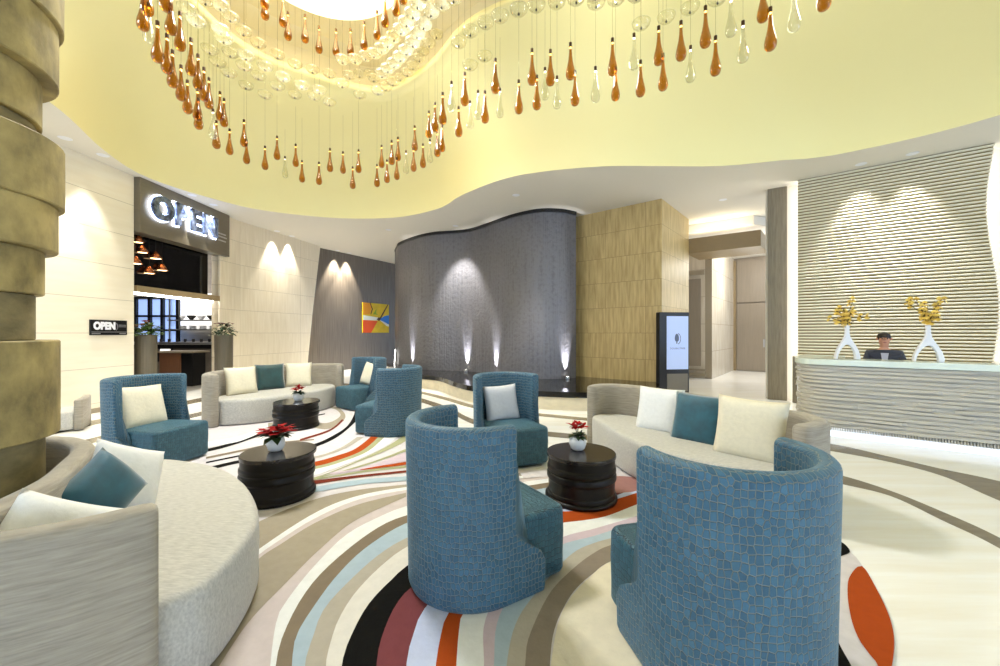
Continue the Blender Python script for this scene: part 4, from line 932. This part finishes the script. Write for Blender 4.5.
def chair_seat(parent):
    P = []
    for k in range(17): a = PI + PI * k / 16; P.append((0.318 * math.cos(a), 0.318 * math.sin(a) + 0.02))
    P += [(0.322, 0.15), (0.328, 0.28), (0.332, 0.40)]
    for k in range(1, 7): a = PI / 2 * k / 6; P.append((0.332 - 0.06 + 0.06 * math.cos(a), 0.42 + 0.06 * math.sin(a)))
    P += [(0.15, 0.488), (0.0, 0.49), (-0.15, 0.488)]
    for k in range(0, 6): a = PI / 2 + PI / 2 * k / 6; P.append((-0.332 + 0.06 + 0.06 * math.cos(a), 0.42 + 0.06 * math.sin(a)))
    P += [(-0.332, 0.40), (-0.328, 0.28), (-0.322, 0.15)]
    return pad('seat', P, 0.025, 0.425, M['crocb'], parent, dome=0.012, rad=0.035, cen=(0, 0.1))
proto = None
CH = {}
def place_chair(key, x, y, face, label):
    global proto
    rz = math.atan2(face[1], face[0]) - PI / 2
    if proto is None:
        proto = empty('barrel_chair', (x, y, 0.011), rz, label, 'chair', 'teal barrel chairs'); chair_shell(proto); chair_seat(proto); o = proto
    else: o = dup(proto, (x, y, 0.011), rz, label)
    CH[key] = (Vector((x, y, 0.011)), rz); return o
place_chair('A', -0.17, 2.47, (0.85, 0.53), 'teal crocodile-pattern barrel chair between the two nearer drum tables, its back to the camera')
place_chair('B', 1.02, 1.80, (-0.20, 0.98), 'largest teal crocodile-pattern barrel chair, on the cream rug centre, its back hiding the sofa end')
place_chair('C', -4.08, 4.60, (0.985, -0.17), 'teal barrel chair with cream cushion beside the round sofa')
place_chair('D', 0.08, 4.80, (0.36, -0.93), 'teal barrel chair with pale grey cushion before the pool')
place_chair('E', -2.74, 8.05, (-0.60, -0.80), 'teal barrel chair with cream cushion next to the dark wood wall')
place_chair('F', -1.60, 6.0, (-0.97, 0.25), 'teal barrel chair without cushion, its back toward the water wall')
# ------------------------------------------------------------------ cushions
def cushion(name, w, h, m, thick=0.075):
    n = 14; V = []; Fc = []
    for side in (1, -1):
        for i in range(n + 1):
            for j in range(n + 1):
                u = 2 * i / n - 1; v = 2 * j / n - 1
                pin = 1 - 0.06 * (1 - abs(v) ** 2) * abs(u) ** 3; pin2 = 1 - 0.06 * (1 - abs(u) ** 2) * abs(v) ** 3
                t = ((1 - u ** 4) * (1 - v ** 4)) ** 0.55 * thick
                t *= 1 + 0.05 * math.sin(5 * u + 2 * v)
                V.append((u * w / 2 * pin, side * -t, v * h / 2 * pin2))
    N = (n + 1) ** 2
    for s in (0, 1):
        for i in range(n):
            for j in range(n):
                a = s * N + i * (n + 1) + j; q = (a, a + 1, a + n + 2, a + n + 1); Fc.append(q if s == 0 else q[::-1])
    o = mk(name, V, Fc, m, None, smooth=True)
    bm = bmesh.new(); bm.from_mesh(o.data); bmesh.ops.remove_doubles(bm, verts=bm.verts, dist=1e-5); bmesh.ops.recalc_face_normals(bm, faces=bm.faces); bm.to_mesh(o.data); bm.free()
    return o
def put_cushion(x, y, zc, yaw, tilt, roll, size, m, label, group='scatter cushions'):
    o = cushion('cushion', size, size, m); o.location = (x, y, zc); o.rotation_mode = 'XYZ'
    o.rotation_euler = (Matrix.Rotation(yaw, 3, 'Z') @ Matrix.Rotation(tilt, 3, 'X') @ Matrix.Rotation(roll, 3, 'Y')).to_euler()
    return tag(o, label, 'cushion', group)
def chair_cushion(key, lx, ly, lz, tilt, roll, size, m, label, dyaw=0.0):
    p, rz = CH[key]; q = Matrix.Rotation(rz, 3, 'Z') @ Vector((lx, ly, lz)); put_cushion(p.x + q.x, p.y + q.y, p.z + q.z, rz + PI + dyaw, tilt, roll, size, m, label)
# yaw: cushion face (-y) turned toward the chair's front
chair_cushion('C', 0.0, -0.10, 0.625, -0.30, 0.05, 0.52, M['creamcush'], 'cream cushion in the teal chair beside the round sofa')
chair_cushion('D', 0.02, -0.12, 0.62, -0.26, -0.05, 0.45, M['greycush'], 'pale grey cushion in the teal chair before the pool')
chair_cushion('E', -0.08, -0.06, 0.65, -0.30, 0.12, 0.46, M['creamcush'], 'cream cushion in the teal chair next to the dark wood wall', 0.1)
def sofa_cushion(x, y, zc, face, tilt, roll, size, m, label):
    put_cushion(x, y, zc, math.atan2(face[1], face[0]) + PI / 2, tilt, roll, size, m, label)
sofa_cushion(1.80, 4.47, 0.625, (-0.72, -0.70), -0.28, 0.0, 0.52, M['whitecush'], 'white cushion at the far end of the sofa behind the blue chair')
sofa_cushion(2.01, 4.00, 0.625, (-0.74, -0.68), -0.30, 0.02, 0.52, M['tealvelvet'], 'teal cushion in the middle of the sofa behind the blue chair')
sofa_cushion(2.21, 3.50, 0.645, (-0.72, -0.70), -0.26, 0.03, 0.56, M['creamcush'], 'cream cushion nearest the blue chair on the sofa behind it')
sofa_cushion(-4.53, 6.92, 0.665, (0.80, -0.6), -0.26, 0.0, 0.50, M['creamcush'], 'cream cushion at the planter end of the sofa before the ivory wall')
sofa_cushion(-4.36, 7.50, 0.665, (0.72, -0.7), -0.24, 0.0, 0.50, M['tealdark'], 'dark teal cushion in the middle of the sofa before the ivory wall')
sofa_cushion(-4.05, 7.95, 0.665, (0.45, -0.9), -0.24, 0.0, 0.48, M['creamcush'], 'cream cushion at the dark-wall end of the sofa before the ivory wall')
sofa_cushion(-2.02, 2.01, 0.70, (0.95, -0.12), -0.30, 1.0, 0.31, M['tealvelvet'], 'teal velvet cushion on the round sofa by the stone column')
sofa_cushion(-2.17, 2.29, 0.66, (0.98, -0.1), -0.34, 0.5, 0.39, M['whitecush'], 'white cushion half hidden behind the teal one on the round sofa')
sofa_cushion(-1.83, 1.60, 0.64, (0.85, -0.35), -0.30, 0.60, 0.36, M['whitecush'], 'white cushion tucked against the arm of the round sofa')
# ------------------------------------------------------------------ drum tables
def drum_table(x, y, r, rz, label, pr=None):
    t = empty('drum_table', (x, y, 0.011), rz, label, 'table', 'dark drum tables')
    b_ = MB(); b_.lathe([(r * 0.93, 0.0), (r * 0.97, 0.012), (r * 0.985, 0.055), (r * 0.97, 0.075), (r * 0.955, 0.08), (r * 0.955, 0.165), (r * 0.96, 0.175), (r * 0.985, 0.185), (r, 0.195), (r, 0.225), (r * 0.985, 0.238), (r * 0.96, 0.245), (r * 0.97, 0.255), (r * 0.99, 0.265), (r * 0.99, 0.29), (r * 0.97, 0.302), (r * 0.955, 0.308), (r * 0.96, 0.375)], 56)
    o = b_.build('drum_body', M['tablebody'], t, smooth=True); o.data.set_sharp_from_angle(angle=math.radians(24))
    b_ = MB(); b_.lathe([(r * 0.94, 0.375), (r * 1.0, 0.377), (r * 1.005, 0.387), (r * 1.0, 0.403), (r * 0.985, 0.408), (0.0, 0.408)], 56, (0.01, 0, 0))
    o = b_.build('table_top', M['tabletop'], t, smooth=True); o.data.set_sharp_from_angle(angle=math.radians(30))
    b_ = MB(); b_.lathe([(r * 0.9, 0.004), (r * 1.03, 0.006), (r * 1.035, 0.02), (r * 1.03, 0.036), (r * 0.96, 0.04)], 56, (-0.008, 0.006, 0)); b_.build('base_ring', M['tablebody'], t, smooth=True)
    return t
T1 = (-2.04, 3.63); T2 = (-3.24, 6.28); T3 = (0.74, 3.60)
drum_table(T1[0], T1[1], 0.312, 0.0, 'dark drum table between the round sofa and two blue chairs')
drum_table(T2[0], T2[1], 0.335, 0.7, 'dark drum table in front of the sofa before the ivory wall')
drum_table(T3[0], T3[1], 0.31, 1.6, 'dark drum table in front of the sofa behind the blue chair')
def poinsettia(x, y, z, pr, s, label, seedv, hh):
    random.seed(seedv)
    p = empty('potted_poinsettia', (x, y, z), 0, label, 'plant')
    b_ = MB(); b_.lathe([(0.0, 0.0), (pr * 0.55, 0.0), (pr * 0.8, 0.015), (pr, 0.06), (pr * 0.97, 0.095), (pr * 0.8, 0.12), (pr * 0.72, 0.125), (pr * 0.70, 0.115), (0.0, 0.105)], 28); b_.build('pot', M['porcelain'], p, smooth=True)
    b_ = MB()
    for k in range(14):
        a = 2 * PI * k / 14 + random.uniform(-.2, .2); leaf(b_, Vector((0.02 * math.cos(a), 0.02 * math.sin(a), 0.12)), Vector((math.cos(a), math.sin(a), random.uniform(0.1, 0.9))), 0.10 * s, 0.055 * s, 0.4)
    for k in range(6): a = random.uniform(0, 6.28); b_.tube([(0, 0, 0.1), (0.04 * math.cos(a), 0.04 * math.sin(a), 0.11 + hh)], 0.004, 5)
    b_.build('leaves', M['leaf'], p)
    b_ = MB()
    for c in range(7):
        a0 = 2 * PI * c / 6; rr = 0.0 if c == 6 else 0.062 * s; cpt = Vector((rr * math.cos(a0), rr * math.sin(a0), 0.13 + hh + random.uniform(-0.012, 0.02) + (0.02 if c == 6 else 0)))
        for k in range(7):
            a = 2 * PI * k / 7 + random.uniform(-.25, .25); leaf(b_, cpt, Vector((math.cos(a), math.sin(a), random.uniform(0.0, 0.75))), random.uniform(0.065, 0.095) * s, 0.04 * s, 0.15)
    b_.build('red_bracts', M['red'], p)
poinsettia(T1[0] - 0.02, T1[1] + 0.0, 0.419, 0.078, 1.3, 'red poinsettia in a white pot on the drum table by the round sofa', 3, 0.035)
poinsettia(T2[0] + 0.02, T2[1] + 0.03, 0.419, 0.08, 0.95, 'red poinsettia in a white pot on the drum table before the ivory wall sofa', 4, 0.055)
poinsettia(T3[0] - 0.02, T3[1] + 0.06, 0.419, 0.080, 0.80, 'dark red poinsettia in a white pot on the drum table by the pool-side sofa', 5, 0.075)
# ------------------------------------------------------------------ chandelier: drops and discs
DROP = [(143, 31, -6), (147, 16, -25), (157.5, 63, 21), (166, 12, -28), (171, 35, -4), (180, 51, 11), (167, 74, 34), (172.6, 88, 50), (181, 101, 65), (191, 76, 39), (198, 90, 55), (187.5, 114, 79), (204, 101.5, 68), (209, 109, 78), (197.5, 121, 88), (198.5, 129.6, 98),
 (220, 121, 91), (224, 127, 99), (216.4, 149, 120.5), (229.6, 155, 129), (244, 147, 120), (246.5, 164, 139), (265, 170, 146), (277, 160, 136), (295.7, 167, 143.7), (302, 182.5, 160), (319, 185, 162), (330, 172, 149), (343, 173.7, 151),
 (352.7, 189, 166.8), (358.5, 173, 150), (381.6, 168, 145), (377, 187, 164), (387, 183, 160), (391.7, 165, 141), (398, 161, 137), (396.8, 180, 158), (414.8, 151, 125.5), (413.6, 171.7, 148), (423, 168, 143.7), (428.8, 138, 110.6), (435, 132, 103), (437.4, 157, 131), (442.7, 124.7, 93), (442, 152, 124.7), (458.7, 137, 106.5),
 (464.7, 106, 72.6), (485, 123.3, 90.7), (495.4, 93.7, 58), (518.8, 114, 79.6), (532, 85.3, 49), (536.8, 110, 74), (550.4, 86, 49), (570.5, 80, 42.5), (575, 106, 71), (612.5, 76, 38), (615.5, 101, 67), (640.5, 97, 59.5), (658.7, 65.5, 25.5), (663, 91, 53), (681, 61, 20.5), (705.5, 48, 7), (715.5, 76, 35), (763, 22.5, -20), (770.5, 51, 7), (824, 11, -36)]
INNER = [(264.7, 9, -16), (265, 20, -6), (283, 27, 0), (288, 40.5, 11.7), (305, 43, 16), (319, 53.5, 26), (336, 56, 29), (350.5, 56, 29), (364, 50, 21.6), (377, 39.6, 11), (385, 27.5, -3), (396, 16, -12), (403, 4.5, -24)]
CLEAR = [(731, 37, -5), (743, 63, 21), (794, 32, -12), (634, 70, 34), (690.5, 82.5, 45), (595.5, 102.5, 62), (470, 129, 100), (451.5, 112, 84), (430, 163, 140), (406, 174, 150), (500, 118, 88), (557, 109, 76), (285, 178, 156), (213, 139, 108), (149, 43, 8), (545, 100, 68), (478, 120, 92)]
GL = [(0.0, 0.0), (0.022, 0.004), (0.045, 0.02), (0.060, 0.05), (0.064, 0.085), (0.058, 0.13), (0.044, 0.19), (0.030, 0.26), (0.022, 0.33), (0.018, 0.40), (0.016, 0.44)]
b_ = MB(); b_.lathe([(r * 1.0, z) for r, z in GL], 20); gmesh = b_.build('glass_drop', M['amber'], None, smooth=True); gm = gmesh.data; bpy.data.objects.remove(gmesh)
b_ = MB(); b_.lathe([(r * 1.0, z) for r, z in GL], 20); gmesh = b_.build('glass_drop', M['clear'], None, smooth=True); gmc = gmesh.data; bpy.data.objects.remove(gmesh)
b_ = MB(); b_.lathe([(0.018, 0.44), (0.02, 0.445), (0.02, 0.5), (0.006, 0.51)], 12); o = b_.build('cap', M['capm'], None); capm = o.data; bpy.data.objects.remove(o)
b_ = MB(); b_.lathe([(0.0, 0.428), (0.013, 0.43), (0.013, 0.438), (0, 0.44)], 10); o = b_.build('led', M['lamp'], None); ledm = o.data; bpy.data.objects.remove(o)
b_ = MB(); b_.tube([(0, 0, 0), (0, 0, 1)], 0.0022, 5); o = b_.build('wire', M['wire'], None); wirem = o.data; bpy.data.objects.remove(o)
def child(name, me, parent):
    o = bpy.data.objects.new(name, me); C.objects.link(o); o.parent = parent; return o
def wire_up(x, y, z):
    h = bvh.ray_cast(Vector((x, y, z)), Vector((0, 0, 1)))
    return (h[0].z - z) if h[0] is not None else 1.0
def drop(px, by, ty, zs, me, label, grp):
    L_ = 0.5; yl = L_ * F / max(by - ty, 8)
    z = min(zs, key=lambda q: abs((q - EYE) * F / (333 - by) - yl)); y = (z - EYE) * F / (333 - by); x = (px - 500) / F * y
    r = empty('glass_drop_pendant', (x, y, z), random.uniform(0, 6), label, 'pendant', grp)
    child('glass_drop', me, r); child('cap', capm, r); child('led', ledm, r)
    w = child('wire', wirem, r); w.location = (0, 0, 0.505); w.scale = (1, 1, max(wire_up(x, y, z + 0.52) + 0.015, 0.1))
for d in DROP:
    if d[0] < 212: lb, g = 'amber glass teardrop pendant in the dense run nearest the stone column', 'amber drops by the column'
    elif d[0] < 345: lb, g = 'amber glass teardrop pendant hanging above the ivory wall sofa', 'amber drops above the ivory wall'
    elif d[0] < 470: lb, g = 'amber glass teardrop pendant hanging in front of the water wall corner', 'amber drops before the water wall'
    elif d[0] < 600: lb, g = 'amber glass teardrop pendant in the loose run above the water wall', 'amber drops above the water wall'
    else: lb, g = 'amber glass teardrop pendant at the reception end of the dome', 'amber drops toward reception'
    drop(*d, (4.72, 4.9, 5.1), gm, lb, g)
for d in INNER: drop(*d, (6.45, 6.6), gm, 'amber glass teardrop pendant of the inner ring below the round light', 'amber drops of the inner ring')
for d in CLEAR: drop(*d, (4.72, 4.9, 5.1), gmc, 'clear glass teardrop pendant among the amber ones', 'clear glass drops')
c8 = lambda P: [(340 + x / 6.3, y / 6.3) for x, y in P]; c7 = lambda P: [(180 + x / 6.057, y / 6.057) for x, y in P]; c4 = lambda P: [(430 + x / 5.124, y / 5.124) for x, y in P]; c5 = lambda P: [(590 + x / 4, y / 4) for x, y in P]
CHI = c8([(15, 400), (95, 398), (162, 378), (215, 362), (262, 332), (298, 297), (340, 258), (383, 215), (418, 168), (458, 115), (487, 53), (540, 0)]) + c7([(155, 30), (245, 60), (305, 130), (385, 215), (475, 287), (590, 355), (697, 412), (803, 443), (905, 470)])
CHM = c8([(715, 15), (640, 53), (573, 105), (528, 183), (487, 242), (458, 295), (417, 345), (380, 385), (340, 425), (300, 458), (265, 488)])
CHO = c8([(213, 515), (190, 485), (125, 487), (62, 497), (607, 240), (562, 297), (522, 348), (500, 388), (460, 438), (425, 480), (378, 510), (333, 540), (290, 570), (240, 595), (125, 620), (15, 550)]) + c7([(45, 85), (180, 325), (305, 345), (400, 362), (390, 425), (515, 425), (475, 482), (625, 490), (295, 465), (228, 400), (400, 540), (590, 545), (515, 595), (695, 595), (738, 540), (845, 568), (905, 640), (815, 605), (95, 155), (265, 260), (245, 205)]) \
    + c4([(207, 183), (147, 240), (285, 140), (360, 107), (455, 75), (545, 53), (650, 35), (750, 17), (850, 0), (205, 355), (280, 310)]) + c5([(205, 115), (305, 88), (400, 52), (510, 15), (25, 30), (105, 15), (185, 0)])
b_ = MB(); b_.lathe([(0.0, 0.0), (0.05, 0.006), (0.09, 0.024), (0.118, 0.055), (0.128, 0.09), (0.124, 0.09), (0.113, 0.058), (0.086, 0.03), (0.05, 0.013), (0.0, 0.008)], 26); o = b_.build('glass_disc', M['disc'], None, smooth=True); dm = o.data; bpy.data.objects.remove(o)
b_ = MB(); b_.lathe([(0.0, -0.008), (0.012, -0.006), (0.014, 0.01), (0.006, 0.03)], 10); o = b_.build('boss', M['darkgrey'], None); bm_ = o.data; bpy.data.objects.remove(o)
def disc(px, py, z, label, grp):
    d = Vector(((px - 500) / F, 1.0, (333 - py) / F)); d.normalize(); o_ = Vector((0, 0, EYE))
    if z is None:
        h = bvh.ray_cast(o_, d)
        if h[0] is None: return
        dist = h[3] * random.uniform(0.88, 0.93); p = o_ + d * dist
    else: p = o_ + d * ((z - EYE) / d.z)
    r = empty('glass_disc_pendant', tuple(p), random.uniform(0, 6), label, 'pendant', grp)
    child('glass_disc', dm, r); child('boss', bm_, r); w = child('wire', wirem, r); w.location = (0, 0, 0.02); w.scale = (1, 1, max(wire_up(p.x, p.y, p.z + 0.03) + 0.005, 0.05))
for p in CHI: disc(*p, 6.35, 'frosted glass disc in the inner string along the upper dome ring', 'inner string of discs')
for p in CHM: disc(*p, 6.05, 'frosted glass disc in the string just below the bright dome edge', 'middle string of discs')
for p in CHO: disc(*p, None, 'frosted glass disc hanging close under the yellow dome', 'discs under the dome')
# round light in the upper ceiling
rl = empty('ring_light', (-2.85, 6.2, 7.44), 0, 'large round white ring light in the upper ceiling', 'light')
b_ = MB(); b_.lathe([(1.05, 0.0), (1.30, 0.0), (1.34, 0.03), (1.34, 0.14), (1.02, 0.14), (1.02, 0.03), (1.05, 0.0)], 72); b_.build('diffuser', M['ringled'], rl)
b_ = MB(); b_.lathe([(0, 0.12), (1.03, 0.12), (1.03, 0.16), (0, 0.16)], 48); b_.build('backplate', M['bronze'], rl)
random.seed(9); b_ = MB()
for k in range(16):
    a = random.uniform(0, 6.28); rr = random.uniform(0.2, 0.85); c = Vector((rr * math.cos(a), rr * math.sin(a), random.uniform(-0.12, 0.05))); q = random.uniform(0.1, 0.18); ax = random.uniform(0, 3)
    b_.tube([(c.x + q * math.cos(t * PI / 8) * math.cos(ax), c.y + q * math.cos(t * PI / 8) * math.sin(ax), c.z + q * 0.6 * math.sin(t * PI / 8)) for t in range(17)], 0.012, 6)
b_.build('glass_loops', M['clear'], rl)
# ------------------------------------------------------------------ downlights
DL = [((95.5, 155), 'over the ivory wall near the plaque', 22), ((190.6, 195), 'over the first half of the glowing sign', 45), ((211.6, 204.6), 'over the second half of the glowing sign', 45), ((277, 231), 'over the ivory wall, nearer the planter', 40), ((292, 236), 'over the ivory wall, nearer its leaning end', 40),
      ((340, 250), 'over the dark wood wall beside the leaning light', 130), ((352, 253), 'over the dark wood wall toward the painting', 130), ((388.5, 229.7), 'before the corner of the water wall', 40), ((447, 224), 'before the middle of the water wall', 150), ((516, 195), 'before the wide end of the water wall', 60),
      ((723, 199.6), 'over the hall entrance canopy', 14), ((861, 164), 'over the slatted wall, nearer the oak column', 40), ((912.6, 153.4), 'over the slatted wall, farther from the oak column', 40), ((42, 138), 'behind the stone column', 50)]
b_ = MB(); b_.lathe([(0.055, 0.0), (0.085, -0.002), (0.09, 0.003), (0.055, 0.012)], 22); o = b_.build('trim', M['white'], None); trm = o.data; bpy.data.objects.remove(o)
b_ = MB(); b_.lathe([(0.0, 0.002), (0.055, 0.002), (0.055, 0.008), (0, 0.008)], 18); o = b_.build('lens', M['lamp'], None); lnm = o.data; bpy.data.objects.remove(o)
WARM = (1.0, 0.97, 0.90)
def downlight(x, y, z, lb, e, size=62):
    r = empty('downlight', (x, y, z - 0.006), 0, 'small recessed ceiling downlight ' + lb, 'light', 'recessed downlights'); child('trim', trm, r); child('lens', lnm, r)
    spot((x, y, z - 0.05), (x, y, 0), e, size, 0.55, WARM, 0.05)
for (px, py), lb, e in DL:
    x, y = gp(px, py, 4.75); x = max(x, -7.25)
    if 'dark wood wall' in lb: q = on_dark(px - 6); x, y = q.x + pd.y * 0.20, q.y - pd.x * 0.20
    if 'middle of the water' in lb: p_, n2_ = wall_at(463); x, y = p_.x + n2_.x * 0.5, p_.y + n2_.y * 0.5
    downlight(x, y, 4.75, lb, e * 9, 62)
downlight(8.6, 13.6, 4.5, 'in the hall before the taupe door', 260, 80)
# ------------------------------------------------------------------ lights
def area(loc_, rot, sx, sy, e, col):
    l = bpy.data.lights.new('area', 'AREA'); l.shape = 'RECTANGLE'; l.size = sx; l.size_y = sy; l.energy = e; l.color = col
    o = bpy.data.objects.new('area light', l); C.objects.link(o); o.location = loc_; o.rotation_euler = rot; return o
def point(loc_, e, col, r=0.3):
    l = bpy.data.lights.new('point', 'POINT'); l.energy = e; l.color = col; l.shadow_soft_size = r
    o = bpy.data.objects.new('point light', l); C.objects.link(o); o.location = loc_; return o
area((-2.85, 5.9, 7.42), (0, 0, 0), 0.8, 0.8, 60, (1.0, 0.98, 0.93))                # the ring light
for k in range(4):
    a_ = PI / 4 + k * PI / 2; spot((-2.85 + 0.6 * math.cos(a_), 5.65 + 0.35 * math.sin(a_), 7.42), (-2.0 + 0.6 * math.cos(a_), 5.2 + 0.35 * math.sin(a_), 0), 620, 112, 0.35, (0.88, 0.945, 1.0), 0.2)
for x, y in ((-3.6, 7.2), (-1.2, 7.4), (1.6, 5.8), (3.6, 4.6), (-4.6, 4.2), (0.3, 3.2), (4.6, 2.0), (-2.5, 1.2)):
    point((x, y, 5.35), 24, (1.0, 0.97, 0.86), 0.15)                                     # the lit glass of the chandelier
point((-11, 12.2, 3.2), 130, (1.0, 0.95, 0.9)); point((-9.0, 10.2, 3.6), 60, (1.0, 0.9, 0.8))
point((8.6, 13.2, 3.9), 150, WARM); point((7.6, 12.2, 2.6), 45, WARM)
w = bpy.data.worlds.new('daylight'); bpy.context.scene.world = w; w.use_nodes = True
bg = w.node_tree.nodes['Background']; bg.inputs[0].default_value = (0.58, 0.74, 1.0, 1); bg.inputs[1].default_value = 4.0
# glazed street front behind the camera: tall mullions with open daylight between
for k in range(6):
    b_ = MB(); b_.box((-6 + 3.0 * k, -4.2, 2.37), (0.12, 0.16, 4.74)); struct(b_.build('window_%d' % (k + 1), M['darkgrey']))
# ------------------------------------------------------------------ camera and view
cam = bpy.data.cameras.new('camera'); cam.sensor_width = 36; cam.lens = 36 * F / 1000.0; cam.clip_start = 0.05
co_ = bpy.data.objects.new('camera', cam); C.objects.link(co_); co_.location = (0, 0, EYE); co_.rotation_euler = (PI / 2, 0, 0)
sc = bpy.context.scene; sc.camera = co_
vs = sc.view_settings; vs.view_transform = 'Standard'; vs.look = 'None'; vs.gamma = 1.0; vs.use_curve_mapping = False; vs.exposure = 0.0
sc.cycles.max_bounces = 10; sc.cycles.transparent_max_bounces = 24; sc.cycles.diffuse_bounces = 5
sc.cycles.use_denoising = True; sc.cycles.sample_clamp_indirect = 6.0
